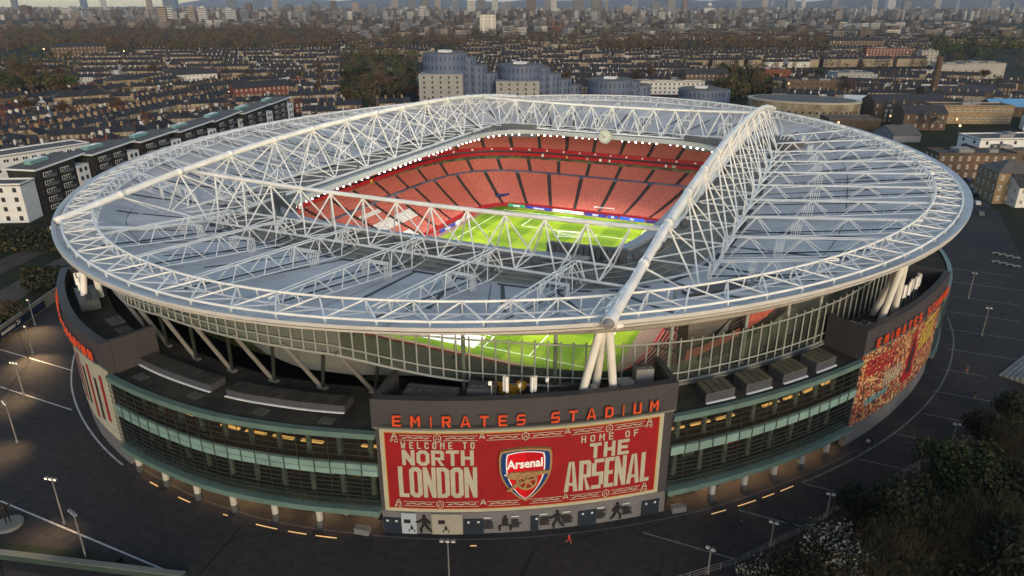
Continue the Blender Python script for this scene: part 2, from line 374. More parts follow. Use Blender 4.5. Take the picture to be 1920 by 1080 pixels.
def solid(polys, pf, d0, d1, mb=None):
    mb = mb or MB()
    for i, P in enumerate(polys):
        n = len(P); mb.add([pf(u, z, d1+i*.006) for u, z in P]+[pf(u, z, d0) for u, z in P], [tuple(range(n))]+[(j, n+j, n+(j+1) % n, (j+1) % n) for j in range(n)])
    return mb
cream = mat('banner_cream', (.36, .345, .27), .8, .10, .6)
red = mat('banner_red', (.235, .006, .009), .75, .16, .35)
gold = mat('banner_gold', (.42, .27, .06), .7, .1, 1.)
BN = thing('banner', 'huge red WELCOME TO NORTH LONDON banner with shield crest on front wall', 'banner')
ub0, ub1, zb0, zb1 = .6, 41.1, 4.1, 18.0
band(ub0, ub1, zb0, zb1, .10, cream, 'border_cloth', BN, 34)
band(ub0+.55, ub1-.55, zb0+.5, zb1-.5, .13, gold, 'gold_edge', BN, 34, .101)
band(ub0+.7, ub1-.7, zb0+.65, zb1-.65, .16, red, 'red_cloth', BN, 34, .131)
def word(txt, u0, u1, z0, h, sw, gap, parent, m, ww=None, name='letter', d=.24):
    for c, x, P in text_polys(txt, u1-u0, h, sw, gap, ww): flat([[(u0+x+a, z0+b) for a, b in p] for p in P], bp, d).build(name, m, parent)
word('WELCOME TO', 3.5, 13.75, 14.95, 1.15, .19, .5, BN, cream)
word('NORTH', 3.6, 13.6, 12.2, 2.55, .52, .26, BN, cream)
word('LONDON', 2.9, 14., 6.75, 5.2, .64, .14, BN, cream, {'L': .8})
word('HOME OF', 28.7, 37.2, 14.8, 1.15, .19, .62, BN, cream)
word('THE', 30., 35.9, 12.0, 2.55, .54, .35, BN, cream)
word('ARSENAL', 26.4, 39.4, 6.65, 5.15, .66, .12, BN, cream, {'L': .8, 'E': .8, 'A': 1.15})
# border ornament lines, hexagons and monograms
for zc in (16.7, 5.6):
    o = MB(); k = 0
    for ua, ubb in ((3.4, 7.9), (9.4, 14.2), (15.4, 20.1), (21.5, 26.2), (27.3, 32.), (33.5, 38.1)):
        for dz in (-.42, .32):
            n = 5
            flat([[(lerp(ua, ubb, j/n), zc+dz), (lerp(ua, ubb, (j+1)/n), zc+dz), (lerp(ua, ubb, (j+1)/n), zc+dz+.1), (lerp(ua, ubb, j/n), zc+dz+.1)] for j in range(n)], bp, .24, o, 0)
        for j in range(5): # zigzag lance between the lines
            x0 = lerp(ua, ubb, .08+j*.17); x1 = x0+(ubb-ua)*.15; zz = .12 if j % 2 else -.12
            flat([[(x0, zc+zz-.05), (x1, zc-zz*.2-.05), (x1, zc-zz*.2+.12), (x0, zc+zz+.12)]], bp, .25, o)
    o.build('border_line', cream, BN)
    for uc in (8.65, 20.8, 32.75):
        if zc < 6 and uc == 20.8: continue
        h = MB(); H = [(uc+.62*math.sin(a*math.pi/3), zc+.72*math.cos(a*math.pi/3)) for a in range(6)]; I = [(uc+.48*math.sin(a*math.pi/3), zc+.56*math.cos(a*math.pi/3)) for a in range(6)]
        flat([[H[a], H[(a+1) % 6], I[(a+1) % 6], I[a]] for a in range(6)], bp, .25, h)
        for dx, dz in ((0, .15), (-.18, -.15), (.18, -.15)): flat([[(uc+dx-.1, zc+dz-.1), (uc+dx+.1, zc+dz-.1), (uc+dx+.1, zc+dz+.1), (uc+dx-.1, zc+dz+.1)]], bp, .25, h)
        h.build('hexagon_motif', cream, BN)
    for uc in (2.7, 14.8, 26.7, 38.8):
        P = [[(uc-.45+a, zc-.1+b) for a, b in p] for p in glyph('A', .9, .85, .2)]
        if uc in (2.7, 38.8): P += [[(uc-.55+a, zc-.75+b) for a, b in p] for p in glyph('F', .42, .55, .12)]+[[(uc+.02+a, zc-.75+b) for a, b in p] for p in glyph('C', .5, .55, .12)]
        flat(P, bp, .25).build('monogram', cream, BN)
# shield crest, raised from the banner
CR = thing('shield_crest', 'raised red and blue shield crest with golden cannon and Arsenal lettering', 'crest')
def shield(g):                 # outline, grown by g metres
    hw, top, bot = 3.35+g, 14.75+g, 6.45-g*1.3; cz = 20.85; P = []
    for k in range(9): x = lerp(-1, 1, k/8); P.append((cz+x*hw*.97, top-.38*x*x))
    for k in range(1, 12):
        f = k/12; P.append((cz+hw*(1.03 if f < .25 else 1.03*math.cos((f-.25)/.75*math.pi/2)**.75), lerp(top-.38, bot, f**.92)))
    P.append((cz, bot)); L = [(2*cz-x, z) for x, z in P[9:-1]][::-1]
    return P+L
def plate(g, d0, d1, m, name, poly=None):
    P = poly or shield(g); n = len(P)
    mb = MB(); mb.add([bp(u, z, d1) for u, z in P]+[bp(u, z, d0) for u, z in P], [tuple(range(n))]+[(j, n+j, n+(j+1) % n, (j+1) % n) for j in range(n)])
    return mb.build(name, m, CR)
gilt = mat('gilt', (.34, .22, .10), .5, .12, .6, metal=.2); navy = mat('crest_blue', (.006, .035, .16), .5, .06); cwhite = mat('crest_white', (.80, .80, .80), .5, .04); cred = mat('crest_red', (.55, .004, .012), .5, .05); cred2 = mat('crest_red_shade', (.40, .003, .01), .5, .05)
plate(.25, .2, .75, gilt, 'rim'); plate(-.02, .75, .80, navy, 'blue_field')
def clip(P, f): return [f(x, z) for x, z in P]
plate(0, .80, .84, cwhite, 'white_edge', [(20.85+(x-20.85)*.80, 10.7+(z-10.7)*.97) for x, z in shield(-.02)])
plate(0, .84, .87, cred, 'red_field', [(20.85+(x-20.85)*.75, 10.7+(z-10.7)*.94) for x, z in shield(-.02)])
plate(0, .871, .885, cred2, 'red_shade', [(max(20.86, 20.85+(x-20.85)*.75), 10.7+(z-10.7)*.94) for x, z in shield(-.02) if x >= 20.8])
plate(0, .886, .905, cwhite, 'white_divider', [(17.9, 10.75), (23.8, 11.15), (23.8, 11.35), (17.9, 10.95)])
# cannon: barrel, trail, wheel with spokes
plate(0, .89, 1.15, gilt, 'cannon_barrel', [(18.2, 10.9), (18.35, 10.45), (19.6, 10.15), (24.1, 10.95), (24.1, 11.4), (20.4, 11.35), (18.8, 11.4)])
plate(0, .89, 1.10, gilt, 'cannon_trail', [(18.2, 8.3), (18.55, 8.15), (20.6, 9.5), (20.2, 10.1)])
wc, wz = 21.05, 9.95
wh = MB()
for k in range(20):
    a0, a1 = 2*math.pi*k/20, 2*math.pi*(k+1)/20
    solid([[(wc+1.5*math.cos(a0), wz+1.5*math.sin(a0)), (wc+1.5*math.cos(a1), wz+1.5*math.sin(a1)), (wc+1.18*math.cos(a1), wz+1.18*math.sin(a1)), (wc+1.18*math.cos(a0), wz+1.18*math.sin(a0))]], bp, .9, 1.3, wh)
for k in range(6):
    a = math.pi*k/3+.26; px_, pz_ = -math.sin(a)*.13, math.cos(a)*.13
    solid([[(wc+px_, wz+pz_), (wc-px_, wz-pz_), (wc+1.2*math.cos(a)-px_, wz+1.2*math.sin(a)-pz_), (wc+1.2*math.cos(a)+px_, wz+1.2*math.sin(a)+pz_)]], bp, .9, 1.28, wh)
solid([[(wc+.4*math.cos(2*math.pi*k/10), wz+.4*math.sin(2*math.pi*k/10)) for k in range(10)]], bp, .9, 1.36, wh)
wh.build('cannon_wheel', gilt, CR)
def font_mesh(txt, size, bold=0.02):
    cu = bpy.data.curves.new('txt', 'FONT'); cu.body = txt; cu.size = size; cu.offset = bold*size; cu.align_x = 'CENTER'; cu.resolution_u = 2
    o = bpy.data.objects.new('txt', cu); COL.objects.link(o)
    me = bpy.data.meshes.new_from_object(o); bpy.data.objects.remove(o); bpy.data.curves.remove(cu)
    return [v.co.copy() for v in me.vertices], [tuple(p.vertices) for p in me.polygons], me
vs_, fs_, me_ = font_mesh('Arsenal', 1.9, .03)
w_ = max(v.x for v in vs_)-min(v.x for v in vs_)
MB().add([bp(20.8+v.x*5.0/w_, 12.0+v.y*1.05+v.x*.04, .93) for v in vs_], fs_).build('crest_lettering', cwhite, CR)
bpy.data.meshes.remove(me_)
# stadium name signs on three blocks
orange = mat('sign_orange', (.52, .062, .020), .5, .06, emit=(1, .10, .03), es=.04)
def block_pf(t0, t1):
    A = [fac(lerp(t0, t1, k/100)) for k in range(101)]; Ls = [0.]
    for k in range(100): Ls.append(Ls[-1]+(A[k+1]-A[k]).length)
    def pf(u, z, d):
        lo = 0
        while lo < 99 and Ls[lo+1] < u: lo += 1
        return fac(lerp(t0, t1, (lo+(u-Ls[lo])/(Ls[lo+1]-Ls[lo]))/100), 1., z, d)
    return pf, Ls[-1]
pfR, LR = block_pf(-32.5, -12.); pfL, LL = block_pf(-127.5, -104.5)
for pf, Lw, lab, ua in ((bp, 42., 'orange EMIRATES STADIUM letters above the red front banner', 2.9), (pfR, LR, 'orange EMIRATES STADIUM letters above the crowd mural on the right', 2.6), (pfL, LL, 'red EMIRATES STADIUM letters seen edge-on at the left corner', 2.)):
    SG = thing('sign', lab, 'sign', group='stadium name signs')
    for c, x, P in text_polys('EMIRATES STADIUM', Lw-ua*2+.6 if pf is bp else Lw-5, 1.66, .27, 1.3, {'M': 1.1, 'I': .3, 'A': 1.15, ' ': .8}):
        solid([[(ua+x+a, 19.0+b) for a, b in p] for p in P], pf, .8, 1.0).build('letter', orange, SG)
    mb = MB()
    mb.sweep([pf(lerp(1.5, Lw-1.5, k/30), 18.85, .9) for k in range(31)], .09, 4); mb.build('support_rail', STEEL, SG)
# murals
def collage(name):
    m = bpy.data.materials.new(name); m.use_nodes = True; n = m.node_tree.nodes; l = m.node_tree.links; p = n['Principled BSDF']; p.inputs['Roughness'].default_value = .8
    g = n.new('ShaderNodeNewGeometry'); v = n.new('ShaderNodeTexVoronoi'); v.inputs['Scale'].default_value = 2.2; l.new(g.outputs['Position'], v.inputs['Vector'])
    r = n.new('ShaderNodeValToRGB'); cs = [(0, (.02, .012, .01)), (.2, (.22, .03, .02)), (.36, (.34, .13, .045)), (.52, (.11, .035, .02)), (.66, (.44, .24, .10)), (.80, (.30, .035, .03)), (.92, (.52, .38, .17))]
    r.color_ramp.interpolation = 'CONSTANT'
    while len(r.color_ramp.elements) < len(cs): r.color_ramp.elements.new(.5)
    for e, (q, c) in zip(r.color_ramp.elements, cs): e.position = q; e.color = (*c, 1)
    sp = n.new('ShaderNodeSeparateColor'); l.new(v.outputs['Color'], sp.inputs[0]); l.new(sp.outputs[0], r.inputs[0]); l.new(r.outputs[0], p.inputs['Base Color']); MATS[name] = m; return m
def pband(pf, u0, u1, z0, z1, d, m, name, parent, d0=.02):
    n = max(1, int((u1-u0)/1.5)); mb = MB()
    mb.grid([[pf(lerp(u0, u1, i/n), z0, d), pf(lerp(u0, u1, i/n), z1, d), pf(lerp(u0, u1, i/n), z1, d0), pf(lerp(u0, u1, i/n), z0, d0)] for i in range(n+1)], closed=True)
    return mb.build(name, m, parent)
MU = thing('mural', 'crowd mural in red and gold with red statue figure on right block', 'mural')
pband(pfR, .3, LR-.3, 3.9, 17.75, .1, collage('crowd_print'), 'mural_cloth', MU)
mred = mat('mural_red', (.28, .006, .012), .8, .2, .8); mdk = mat('mural_dark', (.03, .012, .012), .8, .3, 1.); mye = mat('mural_yellow', (.50, .38, .06), .8, .15, 1.)
fig = [(.47, 6.2), (.60, 6.0), (.59, 8.2), (.565, 9.2), (.60, 11.5), (.575, 13.4), (.56, 14.8), (.55, 16.2), (.525, 16.2), (.51, 14.6), (.50, 12.6), (.47, 11.0), (.49, 9.0), (.46, 8.0)]
flat([[(q*LR, z) for q, z in fig]], pfR, .16).build('mural_figure', mred, MU)
flat([[((q-.535)*.55*LR+.535*LR, 7.5+(z-6)*.72) for q, z in fig]], pfR, .19).build('mural_figure', mdk, MU)
def lines_block(u0, u1, z0, n, hh, m, sk=.0, seed=1):
    r = random.Random(seed); mb = MB()
    for j in range(n):
        u = u0
        while u < u1-.5:
            w = r.uniform(.5, 1.3); z = z0-j*hh*1.6+sk*(u-u0); flat([[(u, z), (min(u+w, u1), z), (min(u+w, u1), z+hh), (u, z+hh)]], pfR, .18, mb); u += w+.3
    return mb.build('mural_text', m, MU)
lines_block(.62*LR, .86*LR, 14.5, 6, .42, mye, 0, 2); lines_block(.05*LR, .3*LR, 15.6, 4, .5, mred, 0, 3); lines_block(.24*LR, .42*LR, 11.3, 5, .38, cream, 0, 4); lines_block(.66*LR, .86*LR, 15.6, 1, .8, mye, 0, 5); lines_block(.1*LR, .3*LR, 7.0, 1, 1.2, mat('mural_teal', (.10, .22, .24), .8), 0, 6)
ML = thing('mural', 'cream mural with dark red columns on left corner block', 'mural')
pband(pfL, .3, LL-.3, 3.9, 17.75, .1, cream, 'mural_cloth', ML)
for k in range(12):
    u = LL*(.12+.07*k); pband(pfL, u, u+LL*.025, 5.2+(k % 3)*.8, 14+(k % 2)*1.5, .16, mred if k % 2 else mdk, 'mural_stripe', ML, .101)
# posters, silhouettes and plaques on the front base wall
poster_b = mat('poster_pale_blue', (.30, .36, .42), .7); poster_c = mat('poster_cream', (.26, .25, .21), .8, .12); ink = mat('print_black', (.012, .012, .014), .7)
PB = thing('poster', 'pale blue kit poster beside the leftmost navy door', 'poster'); band(2.85, 5.0, .1, 3.75, .12, poster_b, 'sheet', PB)
PC = thing('poster', 'cream kit poster beside crouching player silhouette', 'poster'); band(7.25, 11.7, .1, 3.7, .12, poster_c, 'sheet', PC)
def sil(P, name, lab, uc, zc, sc, m=ink):
    T = thing(name, lab, 'wall print'); mb = MB(); mb.cur = 0
    solid([[(uc+x*sc, zc+z*sc) for x, z in p] for p in P], bp, .03, .15, mb).build('print', m, T); return T
runner = [[(-.12, 1.5), (.12, 1.5), (.15, 1.75), (0, 1.85), (-.14, 1.72)], [(-.25, .85), (.18, .8), (.26, 1.42), (-.22, 1.45)], [(-.25, .85), (0, .82), (-.2, .4), (-.55, .1), (-.65, .15), (-.38, .5)], [(0, .82), (.2, .8), (.42, .42), (.35, 0), (.22, 0), (.2, .4)], [(.22, 1.4), (.55, 1.15), (.75, 1.2), (.75, 1.1), (.5, 1.02), (.2, 1.2)], [(-.22, 1.4), (-.5, 1.1), (-.42, .85), (-.36, .9), (-.38, 1.1), (-.2, 1.2)]]
crouch = [[(-.12, 1.5), (.12, 1.5), (.15, 1.75), (0, 1.85), (-.14, 1.72)], [(-.28, .7), (.28, .7), (.26, 1.45), (-.26, 1.45)], [(-.28, .8), (-.6, .7), (-.6, .15), (-.42, .15), (-.4, .55)], [(.28, .8), (.6, .7), (.6, .15), (.42, .15), (.4, .55)]]
mirror = [[(-x, z) for x, z in p] for p in runner]
sil(mirror, 'wall_silhouette', 'black footballer print between the two kit posters', 6.2, .3, 1.75)
sil(crouch, 'wall_silhouette', 'black crouching player print between two navy doors', 17.9, .3, 1.6)
sil(mirror, 'wall_silhouette', 'black player print right of the narrow single door', 25.6, .25, 1.75)
sil(runner, 'wall_silhouette', 'black player print left of the rightmost navy door', 34.8, .35, 1.7)
for pp, uu in ((PB, 4.3), (PC, 9.3)):
    flat([[(uu+x*.8, .3+z*.8) for x, z in p] for p in crouch], bp, .15).build('printed_figure', ink, pp)
    flat([[(uu-1.1, 2.0), (uu-.1, 2.0), (uu-.1, 2.7), (uu-1.1, 2.7)]], bp, .15).build('printed_bag', ink, pp)
rr_ = random.Random(3)
for uu in (15.6, 19.6, 23.8, 27.2, 32.4, 36.4):
    T = thing('wall_plaque', 'small lettering panel %s on grey base wall' % {15.6: 'right of second navy door', 19.6: 'right of crouching silhouette', 23.8: 'right of narrow door', 27.2: 'left of fourth door', 32.4: 'right of fourth door', 36.4: 'left of rightmost door'}[uu], 'wall print')
    mb = MB()
    for j in range(5):
        w = rr_.uniform(1.0, 1.7); flat([[(uu-.8, 2.3-j*.32), (uu-.8+w, 2.3-j*.32), (uu-.8+w, 2.46-j*.32), (uu-.8, 2.46-j*.32)]], bp, .13, mb)
    mb.build('print', ink, T); flat([[(uu-.8, 2.9), (uu+.3, 2.9), (uu+.3, 3.1), (uu-.8, 3.1)]], bp, .13).build('heading', mat('notice_white', (.5, .52, .52)), T)
# ------------------------------------------------------------------ roof
RA, RB, RN = 120.6, 101.8, 1.92
def roofP(t, u, z=None, dz=0.):
    x, y = sell(t, lerp(RA, 64.5, u), lerp(RB, 43.3, u), RN*(6/RN)**u)
    return Vector((x, y, (roofz(u) if z is None else z)+dz))
US = .76
def roofz(u): return 35.3-17*u if u < .1 else 33.6-5.8*(u-.1)/(US-.1) if u < US else 27.8+(u-US)/(1-US)*.7
def roofu(x, y):
    lo, hi = -.05, 1.1
    for _ in range(30):
        m = (lo+hi)/2; n = RN*(6/RN)**m
        if abs(x/lerp(RB, 43.3, m))**n+abs(y/lerp(RA, 64.5, m))**n > 1: hi = m
        else: lo = m
    return lo
def rz_at(x, y): return roofz(max(0, min(1, roofu(x, y))))
def rimz(P): return 1.3*((P.y/RA)**2-.5)
memb = mat('roof_membrane', (.62, .595, .575), .75, .13, .10, second=(.53, .51, .49), sscale=.06, detail=8, rnd=.05)
seams(memb, 9., 2.6, .10, .80)
poly_m = mat('polycarbonate_strip', (.20, .185, .14), .5, .3, .25, second=(.12, .115, .09), sscale=.3)
eave_m = mat('eave_metal', (.50, .50, .50), .5, .10, .2)
fascia_m = mat('inner_fascia', (.33, .34, .35), .5, .08, .3)
dark = mat('walkway_dark', (.07, .07, .075), .8, .15, .5)
tl = []                                   # slice angles at roughly equal arc
for k in range(49):
    tl.append(-180+360*k/48)
def ring(u0, u1, dz0, dz1, n=192, steps=1, zf=None):
    mb = MB(); rows = []
    us = [lerp(u0, u1, i/steps) for i in range(steps+1)]
    def P(t, u, dz):
        p = roofP(t, u, dz=dz); p.z += rimz(p)*max(0, 1-u*3); return p
    for k in range(n):
        t = -180+360*k/n
        rows.append([P(t, u, dz1) for u in us]+[P(t, u, dz0) for u in us[::-1]])
    m = len(rows[0]); o = [p for r in rows for p in r]
    mb.add(o, [(i*m+j, i*m+(j+1) % m, ((i+1) % n)*m+(j+1) % m, ((i+1) % n)*m+j) for i in range(n) for j in range(m)])
    return mb
ring(.0, 1., -.75, -.45, 144, 6).build('roof_soffit', mat('soffit_panel', (.42, .40, .37), .7, .1, .3), ST)
ring(-.004, .03, -.35, .15, 192, 1).build('eave', eave_m, ST)
ring(.985, 1.02, -.9, .55, 160, 1).build('inner_fascia', fascia_m, ST)
for k in range(48):                      # membrane bays, each a panel
    for (u0, u1, m, nm, st) in ((.032, .40, memb, 'roof_panel', 2), (.404, US, memb, 'roof_panel', 2), (US+.004, .98, poly_m, 'translucent_panel', 1)):
        t0, t1 = tl[k]+.06, tl[k+1]-.06; mb = MB(); rows = []
        for i in range(5):
            t = lerp(t0, t1, i/4); us = [lerp(u0, u1, j/st) for j in range(st+1)]+([] if u0 > .1 else [.1]); us.sort(); R_ = []
            for u in us: p = roofP(t, u); p.z += rimz(p)*max(0, 1-u*3); R_.append(p)
            rows.append(R_+[Vector((p.x, p.y, p.z-.4)) for p in R_[::-1]])
        mb.grid(rows, closed=True); mb.build(nm, m, ST)
        if nm == 'translucent_panel':   # ribs of the strip
            rb = MB()
            for q in range(1, 6):
                u = lerp(u0, u1, q/6); rb.sweep([roofP(lerp(t0, t1, i/3), u, dz=.06) for i in range(4)], .11, 4)
            rb.build('panel_ribs', mat('rib_grey', (.30, .29, .25), .6), ST, kind='stuff')
# members are collected, then the nearest of each kind become objects of their own
MEM = []
def mem(name, p, q, r, parent): MEM.append((name, Vector(p), Vector(q), r, parent))
def part(name, parent=None): return ob(name, None, parent or ST)
# primary trusses
def topz(sx, y): 
    q = max(-1, min(1, y/102)); return lerp(35.6, 41.9, (1-abs(q)**2.3)) if sx < 0 else lerp(36.2, 44.3, (1-abs(q)**2.2))
PN = [k*14.6 for k in range(-6, 7)]
for sx in (-1, 1):
    T = part('primary_truss')
    pts = [Vector((sx*52, y, topz(sx, y))) for y in [-101.3 if sx < 0 else -103.5, -99, -95, -88]+[lerp(-80, 80, k/24) for k in range(25)]+[88, 95, 100, 103.5]]
    MB().sweep(pts, .68, 14).build('top_chord', white, T, smooth=True)
    d_ = (pts[0]-pts[1]).normalized()
    if sx > 0: MB().tube(pts[0]-d_*2.2, pts[0]+d_*.1, .78, 14, .86).build('end_collar', white, T); MB().tube(pts[0]+d_*.1, pts[0]+d_*.9, .74, 14, .45).build('end_cap', mat('cap_grey', (.22, .22, .22), .6, .2), T)
    for y in PN: MB().sweep([(sx*52, y-.6, topz(sx, y-.6)), (sx*52, y+.6, topz(sx, y+.6))], .78, 12).build('chord_collar', white, T, smooth=True)
    for ox in (-6, 6):
        bpts = []
        for y in [-102, -97, -90]+PN+[90, 97, 102]:
            q = max(0, (abs(y)-80)/22); bpts.append(Vector((lerp(sx*52+ox, sx*52+ox*.08, q**1.3), y, lerp(28.9, topz(sx, y)-1.0, q**1.2))))
        MB().sweep(bpts, .40, 10).build('bottom_chord', white, T, smooth=True)
        B = lambda y: Vector((sx*52+ox, y, 28.9))
        for k, y in enumerate(PN):
            t_ = Vector((sx*52, y, topz(sx, y)-.5))
            if abs(y) < 80: mem('truss_brace', t_, B(y), .17, T)
            for dy in (-14.6, 14.6):
                if abs(y+dy) < 80: mem('truss_brace', t_, B(y+dy), .16, T)
        if ox > 0:
            for y in PN[1:-1]:
                mem('truss_tie', (sx*52-6, y, 28.9), (sx*52+6, y, 28.9), .2, T)
                if y < 70: mem('truss_tie', (sx*52-6, y, 28.9), (sx*52+6, y+14.6, 28.9), .17, T)
# secondary trusses across the opening
for sy in (-1, 1):
    T = part('secondary_truss'); Y = sy*70; zt = 37.6 if sy < 0 else 38.0; zb = 29.3
    MB().sweep([(x, Y, zt+.9*(abs(x)/52)**2) for x in range(-52, 53, 4)], .42, 10).build('top_chord', white, T, smooth=True)
    for oy in (-4.2, 4.2): MB().sweep([(x, Y+oy, zb) for x in range(-46, 47, 4)], .26, 8).build('bottom_chord', white, T, smooth=True)
    for k in range(-6, 7):
        x = k*7.55; t_ = Vector((x, Y, zt+.9*(abs(x)/52)**2-.3))
        for oy in (-4.2, 4.2):
            for dx in (-3.78, 3.78):
                if abs(x+dx) <= 46: mem('truss_brace', t_, (x+dx, Y+oy, zb), .16, T)
        if k < 6: mem('truss_tie', (x+3.78, Y-4.2, zb), (x+3.78, Y+4.2, zb), .15, T); mem('truss_tie', (x-3.78, Y-4.2, zb), (x+3.78, Y+4.2, zb), .13, T)
# roof trusses from the rim to the primaries and secondaries
def roof_truss(outer, inner, n):
    T = part('roof_truss'); o, i = Vector(outer), Vector(inner); d = (i-o); L = d.length; d.normalize(); nr = Vector((-d.y, d.x))
    def zt(f): return lerp(35.7, 32.6, f)
    def bz(f): p = o+d*(L*f); return rz_at(p.x, p.y)+.75
    P = lambda f, s, z: Vector((*(o+d*(L*f)+nr*s), z))
    for s in (-.45, .45): MB().sweep([P(k/8, s, zt(k/8)) for k in range(9)], .13, 6).build('top_chord', white, T, smooth=True)
    for s in (-1.5, 1.5): MB().sweep([P(k/8, s, bz(k/8)) for k in range(9)], .13, 6).build('bottom_chord', white, T, smooth=True)
    MB().sweep([P(k/8, 0, bz(k/8)+.35) for k in range(9)], .12, 4).build('cable_tray', STEEL, T)
    for k in range(n):
        f = (k+.5)/n
        for s in (-1, 1):
            for df in (-.36, .36): mem('roof_truss_brace', P(f, s*.45, zt(f)), P(f+df/n, s*1.5, bz(f+df/n)), .09, T)
    for s in (-1, 1): mem('roof_truss_brace', P(1, s*.45, zt(1)), P(1.0, s*1.5, 29.3), .12, T); mem('roof_truss_brace', P(.93, s*.45, zt(.93)), P(1.0, s*1.5, 29.3), .12, T)
    for k in range(n+1): mem('roof_truss_post', P(k/n, 0, bz(k/n)-.3), P(k/n, 0, bz(k/n)+.7), .05, T)
    # maintenance ladder cradle
    ld = MB()
    for k in range(5):
        q = .62+.012*k
        for s in (-2.2, 2.2): ld.tube(P(q, s, bz(q)-.3), P(q, s, bz(q)+2.3), .07, 4)
        ld.tube(P(q, -2.2, bz(q)+2.3), P(q, 2.2, bz(q)+2.3), .07, 4)
    ld.build('cradle', white, T)
def rim_x(y): return RB*.945*(1-min(1, abs(y/(RA*.945)))**RN)**(1/RN)
def rim_y(x): return RA*.945*(1-min(1, abs(x/(RB*.945)))**RN)**(1/RN)
for k in range(10):
    y = (k-4.5)*14.6
    for sx in (-1, 1): roof_truss((sx*rim_x(y), y), (sx*58, y), max(3, round((rim_x(y)-58)/9.)))
for k in range(6):
    x = (k-2.5)*15.1
    for sy in (-1, 1): roof_truss((x, sy*rim_y(x)), (x, sy*74.2), max(3, round((rim_y(x)-74)/7.)))
# rim truss
NB = 104
dense = [roofP(-180+360*k/2000, 0, 0) for k in range(2001)]; Ld = [0.]
for k in range(2000): Ld.append(Ld[-1]+(dense[k+1]-dense[k]).length)
rt_t = []; j = 0
for k in range(2*NB):
    g = Ld[-1]*k/(2*NB)
    while Ld[j+1] < g: j += 1
    rt_t.append(-180+360*(j+(g-Ld[j])/(Ld[j+1]-Ld[j]))/2000)
def rimP(t, s, z):
    x, y = sell(t, RA-s, RB-s, RN); p = Vector((x, y, z)); p.z += rimz(p); return p
RT = part('rim_truss')
ZO, ZT, ZI, SO, STp, SI = 35.6, 36.3, 34.3, 1.6, 6.6, 7.0
for nm, s, z, r in (('outer_chord', SO, ZO, .19), ('top_chord', STp, ZT, .19), ('inner_chord', SI, ZI, .16)):
    MB().sweep([rimP(t, s, z) for t in rt_t], r, 8, True).build(nm, white, RT, smooth=True)
for k in range(0, 2*NB, 2):
    t0, tm, t1 = rt_t[k], rt_t[(k+1) % (2*NB)], rt_t[(k+2) % (2*NB)]
    if t1 < t0: t1 += 360
    top, o0, o1 = rimP(tm, STp, ZT), rimP(t0, SO, ZO), rimP(t1, SO, ZO)
    mem('rim_brace', top, o0, .13, RT); mem('rim_brace', top, o1, .13, RT)
    mem('rim_brace', rimP(tm, SI, ZI), o0, .11, RT); mem('rim_brace', rimP(tm, SI, ZI), o1, .11, RT)
    mem('rim_post', top, rimP(tm, SI, ZI), .12, RT); mem('rim_post', rimP(t0, STp, ZT), rimP(t0, SI, ZI), .1, RT)
    mem('rim_foot', o0, o0-Vector((0, 0, .9)), .17, RT)
by = {}
for m in MEM: by.setdefault(m[0], []).append(m)
for nm, L in by.items():
    L.sort(key=lambda m: depth((m[1]+m[2])/2))
    for m in L[:300]: tube_ob(nm, m[1], m[2], m[3], white, m[4])
    if len(L) > 300:
        mb = MB()
        for m in L[300:]: mb.tube(m[1], m[2], m[3], 5)
        mb.build(nm+'_group', white, ST, kind='stuff')
# dark walkways on the membrane
for k in range(48):
    t = tl[k]
    wk = MB()
    wk.grid([[roofP(tt, US-.010, dz=.03), roofP(tt, US-.034, dz=.03)] for tt in (t+.9, t+2.5, t+4.5, t+6.2)])
    a0, a1 = t+1.4, t+1.95
    wk.grid([[roofP(a0, u, dz=.03), roofP(a1, u, dz=.03)] for u in (.30, .45, .6, US-.02)])
    wk.build('roof_walkway', dark, ST)
# camera / plant clutter near the inner chord
for k in range(64):
    t = -180+360*(k+.5)/64; p = roofP(t, .93); 
    MB().box((0, 0, .5), (1.6, .5, 1.)).box((.2, .2, 1.2), (.5, .3, .5)).build('roof_gear', mat('gear_grey', (.12, .12, .13), .6, .2, 1.), ST, loc=p, rz=math.atan2(p.y, p.x)+1.57)
# tripods under the truss ends and along the sides
for (px_, py_, tt, zt_) in ((50, -98, -60, 34.4), (-50, -98, -120, 34.4), (87, -54.5, -25.8, 34.2), (-87, -54.5, -154.2, 34.2), (50, 98, 60, 33.6), (-50, 98, 120, 33.6), (87, 54, 29, 33.4), (-87, 54, 151, 33.4)):
    ap = Vector((px_, py_, zt_)); T = part('tripod')
    tg = 1 if px_ > 0 else -1
    for (dt, s) in ((-1.3, .972), (1.6, .972), (.3, .945)): tube_ob('tripod_leg', fac(tt+dt*tg, s, 19.6), ap+(fac(tt+dt*tg, s, 0)-fac(tt, s, 0))*.12, .58, white, T, 14)
# ------------------------------------------------------------------ bowl
def bowl(t, u, z):
    x, y = sell(t, lerp(60, 101, u), lerp(44.5, 87, u), 7*(1.86/7)**(max(0, u)**1.8)); return Vector((x, y, z))
def arc_ts(u, n):
    D = [bowl(-180+360*k/3000, u, 0) for k in range(3001)]; L = [0.]
    for k in range(3000): L.append(L[-1]+(D[k+1]-D[k]).length)
    out = []; j = 0
    for k in range(n):
        g = L[-1]*k/n
        while L[j+1] < g: j += 1
        out.append(-180+360*(j+(g-L[j])/(L[j+1]-L[j]))/3000)
    return out+[180.]
UM = [(0, 1.), (30, 1.), (42, .95), (50, .75), (55, .74), (68, .76), (74, .82), (79, .88), (84, .94), (90, .97)]
UMF = [(0, 1.), (35, 1.), (52, .86), (68, .86), (80, 1.), (90, 1.)]
DIP = [(0, 0), (36, 0), (48, 4.2), (90, 4.2)]
def fold(t): a = abs(t) % 360; a = 360-a if a > 180 else a; return 180-a if a > 90 else a
def umax(t): return table(UM if t < 0 else UMF, fold(t))
